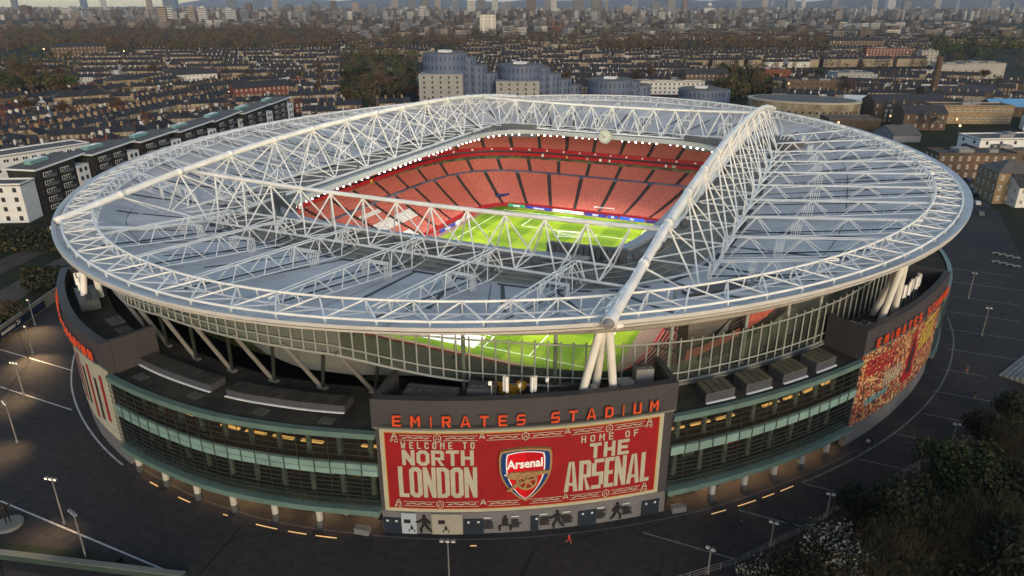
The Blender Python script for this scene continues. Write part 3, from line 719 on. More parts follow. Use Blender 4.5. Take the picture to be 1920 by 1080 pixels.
def dip(t): return table(DIP, fold(t))*max(0, min(1, -t/8, (t+180)/8))
def ubowl(t, u, z): return bowl(t, u, z-dip(t))
seat_red = mat('seat_red', (.46, .115, .078), .6, .32, 1.6, spec=.3, detail=6)
seat_white = mat('seat_white', (.60, .56, .52), .6, .1, 1.)
step_m = mat('stand_concrete', (.055, .046, .042), .85, .2, .6)
pad = lambda rows: rows
def zl(r, n, z0, z1, p=1.12): return z0+(z1-z0)*(r/n)**p
TIERS = [('lower_tier', 0., .475, 1.9, 9.0, 23, 40, .2, 1.18), ('club_tier', .485, .655, 9.9, 13.1, 8, 44, .55, 1.0), ('upper_tier', .575, 1., 18.0, 30.0, 24, 48, .75, 1.03)]
for nm, u0, u1, z0, z1, n, nb, ua, pw in TIERS:
    up = nm == 'upper_tier'; bowl_ = ubowl if up else bowl; TS = arc_ts(ua, nb); sub = 4
    mb = MB(); grid_t = []
    for k in range(nb):
        for q in range(sub): grid_t.append(lerp(TS[k], TS[k+1], q/sub))
    grid_t.append(180.)
    for r in range(n):
        ua_, ub_ = lerp(u0, u1, r/n), lerp(u0, u1, (r+1)/n); za, zb_ = zl(r, n, z0, z1, pw), zl(r+1, n, z0, z1, pw)
        prev = None
        for t in grid_t:
            if up and ua_ > umax(t): prev = None; continue
            cur = (bowl_(t, ua_, za), bowl_(t, ub_, za), bowl_(t, ub_, zb_))
            if prev: mb.add([*prev, *cur], [(0, 3, 4, 1), (1, 4, 5, 2)])
            prev = cur
    T = mb.build(nm, step_m, ST)
    for k in range(nb):
        ta, tb = TS[k], TS[k+1]; mid = bowl((ta+tb)/2, ua, 0); wid = (bowl(ta, ua, 0)-bowl(tb, ua, 0)).length; g = .085*8.5/wid
        if nm == 'lower_tier' and 60 < (ta+tb)/2 % 360 < 0: continue
        sb = MB()
        for r in range(n):
            ua_ = lerp(u0, u1, (r+.15)/n); ub_ = lerp(u0, u1, (r+.62)/n); uc = lerp(u0, u1, (r+.78)/n); za = zl(r, n, z0, z1, pw)
            tm = (ta+tb)/2
            if up and ub_ > umax(tm)-.01: break
            c_, l_ = pix(bowl(tm, ub_, za)); sb.cur = 0
            if nm == 'lower_tier' and 690 < c_ < 775 and 395 < l_ < 455 and (r % 9 < 5): sb.cur = 1
            for q in range(sub):
                a, b = lerp(ta, tb, g+(1-2*g)*q/sub), lerp(ta, tb, g+(1-2*g)*(q+1)/sub)
                sb.add([bowl_(a, ua_, za+.40), bowl_(b, ua_, za+.40), bowl_(b, ub_, za+.36), bowl_(a, ub_, za+.36), bowl_(b, uc, za+.82), bowl_(a, uc, za+.82), bowl_(a, ua_, za+.05), bowl_(b, ua_, za+.05)], [(0, 1, 2, 3), (3, 2, 4, 5), (6, 7, 1, 0)])
        if sb.f: sb.build('seat_block', [seat_red, seat_white], T)
# aisle entrances (dark vomitories) in the lower tier
def bsector(t0, t1, u0, u1, z0, z1, m, name, parent=ST, n=None):
    return sector(MB(), t0, t1, u0, u1, z0, z1, n, f=bowl if z1 < 14 else ubowl, step=1.5).build(name, m, parent)
redw = mat('red_fascia', (.34, .006, .010), .6, .12, .4); bluew = mat('club_fascia', (.05, .06, .10), .5, .2, .5, second=(.10, .12, .18), sscale=.15)
box_m = mat('box_front', (.05, .06, .045), .3, .4, .4, second=(.12, .15, .05), sscale=.2)
bsector(-180, 180, -.012, -.004, .9, 2.1, redw, 'pitch_wall', n=240)
bsector(-180, 180, .47, .478, 8.6, 10.1, bluew, 'club_fascia', n=240)
bsector(-180, 180, .66, .668, 13., 15.4, box_m, 'executive_boxes', n=240)
bsector(-180, 180, .565, .575, 15.2, 16.5, redw, 'lower_ribbon', n=240)
bsector(-180, 180, .60, .608, 16.5, 17.3, dark, 'ribbon_recess', n=240)
bsector(-180, 180, .568, .577, 17.2, 18.5, redw, 'upper_ribbon', n=240)
bsector(-180, 180, .576, .67, 15.0, 15.2, step_m, 'box_soffit', n=240)
rb_ = random.Random(11)
for k in range(60):       # supporters' flags along the ribbons
    t = rb_.uniform(-180, 180); w = rb_.uniform(.4, 1.1); c = rb_.choice([cream, cwhite, cwhite, mred, mye, red])
    bsector(t, t+w, .560, .563, 15.35, 16.35, c, 'supporter_flag', n=2)
for k in range(70):
    t = -180+360*k/70; bsector(t, t+.5, .563, .566, 17.55, 18.1, cwhite, 'ribbon_lettering', n=1)
vom = mat('vomitory_dark', (.012, .012, .015), .8)
for tv in [min(range(95, 160), key=lambda t: abs(pix(bowl(t, .08, 2))[0]-942))]:
    T = MB().box((0, 1.5, 2.2), (5., 7., 3.2)).build('tunnel_mouth', vom, ST, loc=bowl(tv, .13, 0), rz=math.atan2(bowl(tv, .2, 0).y-bowl(tv, .1, 0).y, bowl(tv, .2, 0).x-bowl(tv, .1, 0).x)-1.57)
    MB().box((0, -2.1, 4.0), (5.2, .3, .7)).build('tunnel_sign', mat('tunnel_blue', (.01, .03, .15), .5), T)
# rear walls of the stands and the glazed screen outside them
rw = MB(); rows = []
for k in range(241):
    t = -180+1.5*k; u = umax(t); z = zl((u-.575)/.425*24, 24, 18., 30., 1.03)+.4-dip(t)
    rows.append([bowl(t, u+.012, Zdeck-.1), bowl(t, u+.012, min(z, 30.)), bowl(t, u+.002, min(z, 30.)), bowl(t, u+.002, Zdeck-.1)])
rw.grid(rows, closed=True); rw.build('rear_wall', concd, ST)
core = mat('brown_core_panel', (.13, .115, .105), .6, .15, .3)
sector(MB(), -49.5, -39.5, .862, .895, Zdeck, 30.4).build('stair_core', core, ST)
sector(MB(), 40.5, 49, .80, .875, Zdeck, 31.5).build('stair_core', core, ST)
for z in (19, 21.5, 24, 26.5, 29): MB().sweep([fac(lerp(-49.5, -39.5, k/6), .8965, z) for k in range(7)], .06, 4).build('core_joint', concd, ST)
ZTt = [(-180, 29), (-130, 30), (-90, 30.5), (-84, 29), (-81, 28.4), (-74, 28.1), (-68, 27.2), (-58, 25.2), (-51, 24.4), (-45, 24.), (-30, 24.4), (-20, 26.), (-8, 29), (0, 30.)]
ZBt = [(-180, 17.2), (-135, 17.4), (-127, 18.5), (-117, 22.), (-103, 25.), (-91, 25.), (-83, 24.4), (-80, 23.5), (-74.5, 21.8), (-70.7, 20.8), (-65, 19.8), (-58, 18.3), (-51, 17.5), (0, 17.3)]
SG_ = .925
screen = part('glazed_screen')
ng = 118; pv = None
for k in range(ng+1):
    t = lerp(-140, -4, k/ng); z0, z1 = table(ZBt, t), table(ZTt, t)
    tube_ob('screen_mullion', fac(t, SG_, z0-.2), fac(t, SG_, z1+.5), .13, mull_m, screen, 6)
    if pv is not None:
        tp, a0, a1 = pv; mb = MB(); mb.add([fac(tp, SG_-.003, a0), fac(t, SG_-.003, z0), fac(t, SG_-.003, z1), fac(tp, SG_-.003, a1)], [(0, 1, 2, 3)]); mb.build('glass_pane', gl_o if t < -82 else gl_b, screen)
    pv = (t, z0, z1)
ff = [lerp(-140, -4, k/150) for k in range(151)]
for nm, fz, r in (('top_rail', lambda t: table(ZTt, t), .14), ('mid_rail', lambda t: table(ZBt, t)+1.5, .12), ('base_rail', lambda t: table(ZBt, t), .2)):
    MB().sweep([fac(t, SG_+.001, fz(t)) for t in ff], r, 6).build(nm, mull_m, screen)
sector(MB(), -64, -4, SG_-.012, SG_+.006, Zdeck, lambda t: table(ZBt, t), 40).build('screen_kerb', concd, ST)
for k in range(8):                      # raking struts below the screen
    t = -118.8+k*5.2
    if t > -79: break
    mb = MB(); foot = fac(t+2.2, .905, Zdeck)
    T = mb.tube(foot, fac(t-.4, SG_, table(ZBt, t)+.4), .34, 8).build('raking_strut', mat('strut_grey', (.15, .145, .14), .6, .15), ST)
    MB().tube(foot, fac(t+3.2, SG_-.01, table(ZBt, t)), .28, 8).build('strut_leg', STEEL, T)
    MB().box(foot+Vector((0, 0, .15)), (1.7, .8, .3), rad(t+90)).build('strut_foot', concd, T)
for t in (-71.5, -63.2, -52, -43.5, -38, -33): tube_ob('screen_post', fac(t, .915, Zdeck), fac(t, .915, 33), .3, mull_m, ST, 10)
# ------------------------------------------------------------------ pitch
PZ = .9
gm = bpy.data.materials.new('mown_grass'); gm.use_nodes = True; n = gm.node_tree.nodes; l = gm.node_tree.links; p = n['Principled BSDF']; p.inputs['Roughness'].default_value = .9; p.inputs['Specular IOR Level'].default_value = .1
geo = n.new('ShaderNodeNewGeometry'); sp = n.new('ShaderNodeSeparateXYZ'); l.new(geo.outputs['Position'], sp.inputs[0])
def stripe(o, w, ph):
    a = n.new('ShaderNodeMath'); a.operation = 'MULTIPLY_ADD'; a.inputs[1].default_value = math.pi/w; a.inputs[2].default_value = ph; l.new(o, a.inputs[0])
    b = n.new('ShaderNodeMath'); b.operation = 'SINE'; l.new(a.outputs[0], b.inputs[0])
    c = n.new('ShaderNodeMath'); c.operation = 'MULTIPLY'; c.inputs[1].default_value = 6; c.use_clamp = False; l.new(b.outputs[0], c.inputs[0])
    d = n.new('ShaderNodeClamp'); d.inputs[1].default_value = -1; d.inputs[2].default_value = 1; l.new(c.outputs[0], d.inputs[0]); return d.outputs[0]
sx_, sy_ = stripe(sp.outputs[0], 7.55, 0), stripe(sp.outputs[1], 5.5, 0)
ad = n.new('ShaderNodeMath'); ad.operation = 'MULTIPLY_ADD'; ad.inputs[1].default_value = .55; l.new(sy_, ad.inputs[0]); l.new(sx_, ad.inputs[2])
nz = n.new('ShaderNodeTexNoise'); nz.inputs['Scale'].default_value = .5; nz.inputs['Detail'].default_value = 8; l.new(geo.outputs['Position'], nz.inputs['Vector'])
a2 = n.new('ShaderNodeMath'); a2.operation = 'MULTIPLY_ADD'; a2.inputs[1].default_value = 1.3; l.new(nz.outputs['Fac'], a2.inputs[0]); l.new(ad.outputs[0], a2.inputs[2])
mr = n.new('ShaderNodeMapRange'); mr.inputs[1].default_value = -1.2; mr.inputs[2].default_value = 2.4; l.new(a2.outputs[0], mr.inputs[0])
mx = n.new('ShaderNodeMixRGB'); mx.inputs[1].default_value = (.062, .120, .002, 1); mx.inputs[2].default_value = (.170, .240, .010, 1); l.new(mr.outputs[0], mx.inputs[0]); l.new(mx.outputs[0], p.inputs['Base Color']); MATS['mown_grass'] = gm
bedm = mat('pitch_surround', (.16, .10, .07), .85, .2, .4)
MB().prism([bowl(-180+3*k, -.012, 0)[:2] for k in range(120)], 0., .88).build('pitch_surround', bedm, kind='structure')
MB().prism([(-39, -56.5), (39, -56.5), (39, 56.5), (-39, 56.5)], .8, PZ).build('pitch', gm, kind='structure')
def pl(x0, y0, x1, y1, w=.2): strip([(x0, y0), (x1, y1)], w, PZ-.05, PZ+.004).build('pitch_marking', paint_w, kind='structure')
paint_w = mat('pitch_paint', (.75, .78, .72), .8, .05)
for s in (-1, 1):
    pl(-34, s*52.5, 34, s*52.5); pl(s*34, -52.4, s*34, 52.4); pl(-20.16, s*36, 20.16, s*36); pl(-9.16, s*47, 9.16, s*47)
    for q in (-1, 1): pl(q*20.16, s*36.1, q*20.16, s*52.4); pl(q*9.16, s*47.1, q*9.16, s*52.4)
    arc = [(9.15*math.sin(rad(a)), s*(41.5-9.15*math.cos(rad(a)))) for a in range(-53, 54, 6)]
    strip(arc, .2, PZ-.05, PZ+.005).build('pitch_marking', paint_w, kind='structure')
pl(-33.9, 0, 33.9, 0)
strip([(9.15*math.cos(rad(a)), 9.15*math.sin(rad(a))) for a in range(0, 361, 8)], .2, PZ-.05, PZ+.006).build('pitch_marking', paint_w, kind='structure')
def goal(loc, rz, lab, w=7.32, h=2.44):
    T = thing('goal', lab, 'goal', loc, rz, 'football goals')
    for s in (-1, 1): tube_ob('post', (s*w/2, 0, 0), (s*w/2, 0, h), .1, cwhite, T); tube_ob('stanchion', (s*w/2, 1.9, 0), (s*w/2, .8, h), .05, cwhite, T); tube_ob('base_bar', (s*w/2, 0, .05), (s*w/2, 1.9, .05), .06, cwhite, T)
    tube_ob('crossbar', (-w/2, 0, h), (w/2, 0, h), .1, cwhite, T); tube_ob('ground_bar', (-w/2, 1.9, .05), (w/2, 1.9, .05), .06, cwhite, T)
    nb = MB()
    for k in range(19): x = lerp(-w/2, w/2, k/18); nb.tube((x, .8, h), (x, 1.9, .05), .018, 3); nb.tube((x, 0, h), (x, .8, h), .018, 3)
    for k in range(7): q = k/6; nb.tube((-w/2, lerp(.8, 1.9, q), lerp(h, .05, q)), (w/2, lerp(.8, 1.9, q), lerp(h, .05, q)), .018, 3)
    nb.build('net', cwhite, T, kind='stuff')
gp = at(1067, 448, PZ)
goal((gp.x, gp.y, PZ), .18, 'white portable goal standing out on the striped pitch')
gq = at(1132, 402, PZ); goal((gq.x, gq.y, PZ-.02), .05, 'white spare goal standing behind the far advertising boards')
sheet = mat('pitch_cover', (.62, .62, .60), .8, .06)
for c, w, d, lab in ((at(1090, 414, PZ), 15, 4.5, 'white cover sheet laid flat near the far goal line'), (at(835, 629, PZ), 18, 6, 'white cover sheet laid flat near the close goal line')):
    MB().box((0, 0, .03), (w, d, .05)).build('cover_sheet', sheet, None, loc=(c.x, c.y, PZ), label=lab, cat='sheet')
# perimeter boards with their sponsors' lettering
def board(x, y, rz, w, bgc, fg, txt, lab, es=.5):
    T = thing('advertising_board', lab, 'ad board', (x, y, PZ-.02), rz, 'perimeter boards')
    MB().box((0, 0, .5), (w, .25, 1.)).build('panel', mat('led_'+txt.replace(' ', ''), bgc, .5, .03, emit=bgc, es=es), T)
    v, f, me = font_mesh(txt, .95, .03); bpy.data.meshes.remove(me)
    ww = max(q.x for q in v)-min(q.x for q in v); k = min(1., w*.9/ww)
    MB().add([(q.x*k, -.14, .18+q.y) for q in v], f).build('lettering', mat('led_ink_'+txt.replace(' ', ''), fg, .5, .0, emit=fg, es=es), T)
wh3 = (.7, .7, .7)
for x, w, bgc, fg, txt in ((-38.5, 5, (.02, .08, .4), wh3, 'LIVE'), (-31.5, 7, (.02, .25, .12), wh3, 'bet365'), (-22.5, 10, (.02, .03, .25), wh3, 'crypto.com'), (-11, 12, (.6, .65, .6), (.02, .3, .08), 'Heineken'), (-.5, 8, (.02, .03, .2), wh3, 'PEPSI'), (6, 4, (.02, .05, .3), wh3, 'EA'), (13, 9, (.02, .10, .55), wh3, 'PS5'), (24, 12, (.03, .02, .12), wh3, 'mastercard'), (34, 7, (.03, .03, .2), wh3, 'Emirates')):
    board(x, 57.6, 0, w-.15, bgc, fg, txt, 'lit perimeter board reading %s beyond the far goal line' % txt)
for k in range(9):
    board(-41.4, -44+k*11, math.pi/2, 10.8, (.6, .55, .5) if k % 2 else (.30, .02, .02), (.4, .02, .02) if k % 2 else wh3, ('Emirates', 'adidas', 'visit')[k % 3], 'perimeter board number %d from the near end along the left touchline' % (k+1), .25)
# clock hanging over the far opening edge
CK = thing('clock', 'round white clock face on the far inner roof edge', 'clock', (0, 63.2, 28.6))
M90 = Matrix.Rotation(rad(90), 4, 'X')
ck = MB().tube((0, 0, 0), (0, .5, 0), 2.35, 32); ck.build('face', mat('clock_face', (.50, .50, .45), .5, .04), CK)
rg = MB().sweep([(2.35*math.cos(a*math.pi/16), -.05, 2.35*math.sin(a*math.pi/16)) for a in range(32)], .16, 6, True); rg.build('rim', mat('clock_rim', (.35, .35, .33), .5), CK)
for k in range(12): a = k*math.pi/6; MB().box((0, 0, 0), (.16, .06, .42), M=Matrix.Rotation(a, 3, 'Y')).build('hour_mark', ink, CK, loc=(1.9*math.sin(a), -.06, 1.9*math.cos(a)))
for a, Lh, w in ((-70, 1.75, .14), (-118, 1.2, .2)):
    MB().box((0, 0, Lh/2), (w, .05, Lh)).build('hand', ink, CK, M=Matrix.Translation((0, -.1, 0))@Matrix.Rotation(rad(a), 4, 'Y'))
# floodlights round the inner edge: lamp heads plus their beams
lamp_e = mat('floodlight_lens', (.9, .9, .9), .3, emit=(1, .97, .92), es=9); lamp_h = mat('floodlight_body', (.10, .10, .10), .5)
ico = MB()
for a in range(3): ico.tube((0, 0, -.25+.16*a), (0, 0, -.09+.16*a), (.30, .42, .36)[a], 8, (.42, .36, .15)[a])
fl_me = ico.mesh('floodlight', lamp_e)
FT = [t for t in arc_ts(.1, 150)[:-1]]
for k, t in enumerate(FT):
    if k % 7 == 6: continue
    p = roofP(t, 1.012, 27.35); ob('floodlight', fl_me, ST, loc=(p.x, p.y, 27.3)).scale = [random.uniform(.45, .85)]*3
NSP = 26
for k in range(NSP):
    t = arc_ts(.1, NSP)[k]; p = roofP(t, 1.05, 27.0)
    L = bpy.data.lights.new('floodlight_beam', 'SPOT'); L.energy = 15500; L.spot_size = rad(132); L.spot_blend = .8; L.color = (1, .96, .88); L.shadow_soft_size = .8
    lo = bpy.data.objects.new('floodlight_beam', L); COL.objects.link(lo); lo.location = p
    tgt = Vector((p.x*.30, p.y*.45, 1)); lo.rotation_euler = (tgt-Vector(p)).to_track_quat('-Z', 'Y').to_euler()
# warm downlights under the facade ledge
for i, (t0, t1) in enumerate(SEC[:2]):
    for k in range(7):
        t = lerp(t0, t1, (k+.5)/7); p = fac(t, .975, 3.2)
        MB().tube((0, 0, -.08), (0, 0, .12), .22, 8).build('downlight', mat('downlight_lens', (.9, .6, .3), .4, emit=(1, .6, .25), es=12), ST, loc=p)
        L = bpy.data.lights.new('downlight_beam', 'SPOT'); L.energy = 480; L.spot_size = rad(150); L.spot_blend = .8; L.color = (1, .62, .30); L.shadow_soft_size = .3
        lo = bpy.data.objects.new('downlight_beam', L); COL.objects.link(lo); lo.location = p-Vector((0, 0, .3))
# short columns under the ledge and the flush ground lights
for t0, t1, n in ((-104, -80, 6), (-50, -33, 5)):
    for k in range(n):
        t = lerp(t0, t1, (k+.3)/n); T = tube_ob('ledge_column', fac(t, 1., 0), fac(t, 1., 3.3), .5, mat('column_white', (.40, .39, .36), .7, .12), ST, 12)
        tube_ob('column_band', fac(t, 1., 0.), fac(t, 1., 1.3), .53, dark, ST, 12)
RINGT = [(-140, 1.11), (-133, 1.105), (-124, 1.091), (-113, 1.068), (-105, 1.052), (-100, 1.04), (-91, 1.025), (-80, 1.019), (-50, 1.027), (-41, 1.026), (-30, 1.03), (-5, 1.04), (5, 1.05)]
def ringP(t, ds=0.): x, y = sell(t, FA, FB, FN); g = table(RINGT, t)+ds; return (x*g, y*g)
strip([ringP(-138+k) for k in range(0, 34)], .3, -.01, .005).build('painted_line', paint, kind='structure')
strip([ringP(-40+k) for k in range(0, 46)], .3, -.01, .005).build('painted_line', paint_o, kind='structure')
strip([ringP(-103+k, -.012) for k in range(0, 72)], .25, -.01, .0055).build('drain_channel', dark, kind='structure')
gi = 0
for t, ln in ((-100.6, 1.2), (-96.6, 1.5), (-91.4, .5), (-88, 2.), (-85, 1.6), (-82.6, 1.8), (-49.8, 1.4), (-47.2, 1.9), (-44.6, 1.3), (-42.6, 1.5), (-70, .5)):
    gi += 1; strip([ringP(t+ln*k/5) for k in range(6)], .17, -.01, .03).build('ground_light', mat('ground_light_lens', (.8, .5, .2), .3, emit=(1, .60, .26), es=.28), None, label='thin warm ground light strip, number %d clockwise around the plaza ring' % gi, cat='ground light', group='plaza ground lights')
# ------------------------------------------------------------------ things standing on the terrace and block roofs
hm = mat('hatch_lid', (.10, .092, .062), .7, .3, .5); hs = mat('hatch_side', (.055, .06, .075), .6, .15, .5)
for k, (ta, tb) in enumerate(((-50.2, -47.3), (-46.1, -43.3), (-42.0, -39.1), (-37.9, -35.2))):
    T = thing('roof_hatch', 'low ribbed roof hatch, %s of four on the right terrace' % ('nearest the front banner', 'second from the banner', 'third from the banner', 'nearest the crowd mural')[k], 'roof hatch', group='right terrace hatches')
    sector(MB(), ta, tb, .952, .985, Zdeck, Zdeck+1.5, 3).build('body', hs, T)
    for q in range(4): sector(MB(), lerp(ta, tb, q/4)+.06, lerp(ta, tb, (q+1)/4)-.06, .951, .986, Zdeck+1.5, Zdeck+1.62, 1).build('lid', hm, T)
    sector(MB(), ta, tb, .986, .989, Zdeck, Zdeck+.15, 3).build('kerb', cwhite, T)
for k, (ta, tb) in enumerate(((-104.5, -94.3), (-92.6, -81.2))):
    T = thing('roof_plinth', 'long low dark plinth with slab top on left terrace, %s' % ('left of pair' if k == 0 else 'right of pair'), 'roof plinth', group='left terrace plinths')
    sector(MB(), ta, tb, .935, .958, Zdeck, Zdeck+1.1, 8).build('body', hs, T)
    for q in range(12): sector(MB(), lerp(ta, tb, q/12)+.04, lerp(ta, tb, (q+1)/12)-.04, .934, .959, Zdeck+1.1, Zdeck+1.2, 1).build('slab', mat('plinth_slab', (.042, .040, .037), .9, .3, .6, rnd=.2), T)
    sector(MB(), ta, tb, .959, .962, Zdeck, Zdeck+.12, 8).build('kerb', cwhite, T)
rr2 = random.Random(5)
for k, (t, s) in enumerate(((-102, .978), (-95, .975), (-88, .978), (-82, .98))):
    p = fac(t, s, Zdeck); MB().box((0, 0, .06), (2.2, 1.6, .12)).build('roof_patch', mat('patch_grey', (.08, .077, .07), .9, .2), None, loc=p, rz=rad(t+90), label='small square grey patch on left terrace edge, %s' % ('leftmost', 'second from left', 'third from left', 'rightmost')[k], cat='roof patch', group='terrace patches')
def ahu(p, rz, w, d, h, lab, m=None):
    T = thing('plant_unit', lab, 'plant unit', p, rz, 'rooftop plant')
    MB().box((0, 0, h/2+.2), (w, d, h)).build('casing', m or mat('unit_grey', (.09, .095, .10), .6, .2, .6), T)
    for q in range(int(max(1, w//1.3))): MB().tube((-w/2+.7+q*1.3, 0, h+.2), (-w/2+.7+q*1.3, 0, h+.45), .5, 10).build('fan', dark, T)
    for sx in (-1, 1): MB().box((sx*w*.4, 0, .1), (.2, d, .2)).build('skid', STEEL, T)
ahu(fac(-112, .945, Zdeck), rad(-20), 3, 2.4, 3.2, 'boxy dark plant unit under the left raking struts'); ahu(fac(-109.5, .945, Zdeck), rad(-18), 2.6, 2.2, 2.8, 'smaller dark plant unit beside its boxy neighbour at left')
ahu(fac(-119, .965, 19.9), rad(-30), 9, 3.2, 1.8, 'long plant unit inside the left corner block')
ahu(fac(-73.5, .965, 19.9), rad(14), 7.5, 3., 1.7, 'row of dark fans behind the front parapet')
ahu(fac(-69.4, .960, 19.9), rad(20), 4, 2.4, 2.2, 'dark ducted unit behind front parapet centre')
ahu(fac(-60.5, .972, 19.9), rad(28), 2.2, 1.6, 1.7, 'pale unit between the front tripod legs', mat('unit_pale', (.35, .35, .34), .6, .1))
ahu(fac(-55.6, .958, 19.9), rad(32), 2.6, 1.6, 3.0, 'tall grey unit at right end of front block', mat('unit_mid', (.20, .20, .20), .6, .1))
ahu(fac(-63.5, .972, 19.9), rad(26), 3.2, 1.2, 1.1, 'dark green cabinet behind front parapet', mat('unit_green', (.015, .03, .02), .6))
ahu(fac(-29.8, .97, 19.9), rad(62), 1.8, 1.5, 1.3, 'small pale unit beside the right tripod', mat('unit_pale', (.35, .35, .34)))
for t, s, lab in ((-57.3, .963, 'round grey water tank behind front parapet'), (-31.2, .958, 'round grey water tank on right block')):
    T = thing('water_tank', lab, 'tank', fac(t, s, 19.9)); MB().tube((0, 0, 0), (0, 0, 1.5), 1.3, 20).build('drum', mat('tank_grey', (.22, .23, .24), .5, .1), T); MB().tube((0, 0, 1.5), (0, 0, 1.75), 1.35, 20, .9).build('lid', mat('tank_lid', (.28, .29, .3), .5, .1), T)
def mast(p, h, kind, lab):
    T = thing('antenna_mast', lab, 'antenna', p, rr2.uniform(0, 6), 'rooftop antennas')
    tube_ob('pole', (0, 0, 0), (0, 0, h), .09, mull_m, T)
    for a in range(3): MB().tube((0, 0, .8), (.7*math.cos(a*2.1), .7*math.sin(a*2.1), 0), .05, 5).build('brace', mull_m, T)
    if kind: 
        for a in range(kind): MB().box((.32*math.cos(a*2.1-1.2), .32*math.sin(a*2.1-1.2), h-1.3), (.42, .26, 2.4), a*2.1).build('panel_antenna', cwhite, T)
    else: MB().box((.2, 0, h-.35), (.5, .2, .6)).build('small_panel', cwhite, T)
mi = 0
for t, h, kd in ((-68.5, 4.2, 0), (-67.3, 5., 2), (-66.2, 3.8, 0), (-65.2, 4.8, 2), (-64., 4.4, 0)):
    mi += 1; mast(fac(t, .978, 19.9), h, kd, 'antenna mast behind the front parapet, number %d from the left of five' % mi)
for k, t in enumerate((-22.6, -21.5, -20.4, -19.3, -18.2)): mast(fac(t, .972, 19.9), 5.2, 2, 'white panel antenna on the right block, number %d counting away from tripod' % (k+1))
for k, t in enumerate((-121.5, -119.8)): mast(fac(t, .972, 19.9), 5., 2, ('left', 'right')[k]+' white panel antenna at the left corner block')
yel = mat('yellow_machine', (.50, .27, .03), .5, .15)
YB = thing('access_platform', 'folded yellow access platform parked behind the front parapet', 'platform', fac(-67.3, .945, 19.9)); MB().box((0, 0, 1.2), (4.5, .5, .5)).build('boom', yel, YB); MB().box((0, 0, .5), (2.6, 1.3, .8)).build('chassis', yel, YB); MB().box((2., 0, 1.8), (1.2, .9, .9)).build('cage', yel, YB)
for k in range(9): # handrail and pipes on the front block
    pass
PR = thing('roof_pipe', 'thick grey pipe lying along the front parapet', 'pipe'); MB().sweep([fac(lerp(-70.2, -64.2, k/8), .99, 20.3) for k in range(9)], .24, 8).build('pipe', mull_m, PR)

# big screens hung at the corners of the opening
for x, y, a, w, nm_ in ((-33, 62.5, .25, 13, 'far left'), (34, 62.5, -.2, 13, 'far right'), (-39, -57, 2.6, 13, 'near left'), (35, -61, .1, 15, 'near right')):
    T = thing('big_screen', 'grey ribbed back of the big screen at the %s opening corner' % nm_, 'screen', (x, y, 27.), a, 'corner screens'); MB().box((0, 0, 1.6), (w, 1.2, 4.4)).build('casing', mat('screen_casing', (.09, .095, .10), .6, .15), T)
    for k in range(int(w/1.1)): MB().box((-w/2+.55+k*1.1, -.66, 1.6), (.12, .12, 4.2)).build('rib', STEEL, T)
# ================================================================== city: materials and window prototypes
R1 = random.Random(21)
brickA = mat('brown_brick', (.105, .072, .050), .9, .25, .5, rnd=.3); brickB = mat('yellow_stock_brick', (.29, .215, .13), .9, .25, .5, rnd=.25); brickC = mat('red_brick', (.15, .050, .030), .9, .25, .5, rnd=.25); render_w = mat('white_render', (.58, .56, .52), .85, .15, .4, rnd=.15)
brickD = mat('dark_brick', (.022, .021, .021), .8, .25, .6)
slate = mat('slate_roof', (.032, .032, .036), .75, .3, .6, rnd=.3); tile_r = mat('clay_roof', (.085, .040, .027), .85, .3, .6, rnd=.3); flatroof = mat('flat_roof_felt', (.075, .070, .064), .9, .25, .3, rnd=.2)
frame_w = mat('window_frame', (.70, .68, .62), .6, .05); pane_d = mat('window_pane', (.03, .035, .04), .15, .1, spec=.6); pane_l = mat('lit_pane', (.5, .35, .15), .4, emit=(1, .62, .25), es=1.2)
pot = mat('chimney_pot', (.16, .075, .04), .9, .2)
def win_mesh(w, h, fr=.17, dm=pane_d, fm=frame_w):
    mb = MB(); mb.box((0, 0, 0), (w, .12, h)); mb.cur = 1
    for sx in (-1, 1): mb.box((sx*w*.25, -.05, 0), (w/2-fr*1.5, .08, h-fr*2))
    return mb.mesh('window', [fm, dm])
WIN = win_mesh(1.15, 1.75); WIN_S = win_mesh(.9, 1.3); WIN_W = win_mesh(2.2, 1.5); WIN_LIT = win_mesh(1.15, 1.75, dm=pane_l); WIN_D = win_mesh(1.3, 1.6, fm=mat('dark_frame', (.05, .05, .05), .5)); WIN_T = win_mesh(.8, 3.2, fm=mat('dark_frame', (.05, .05, .05), .5))
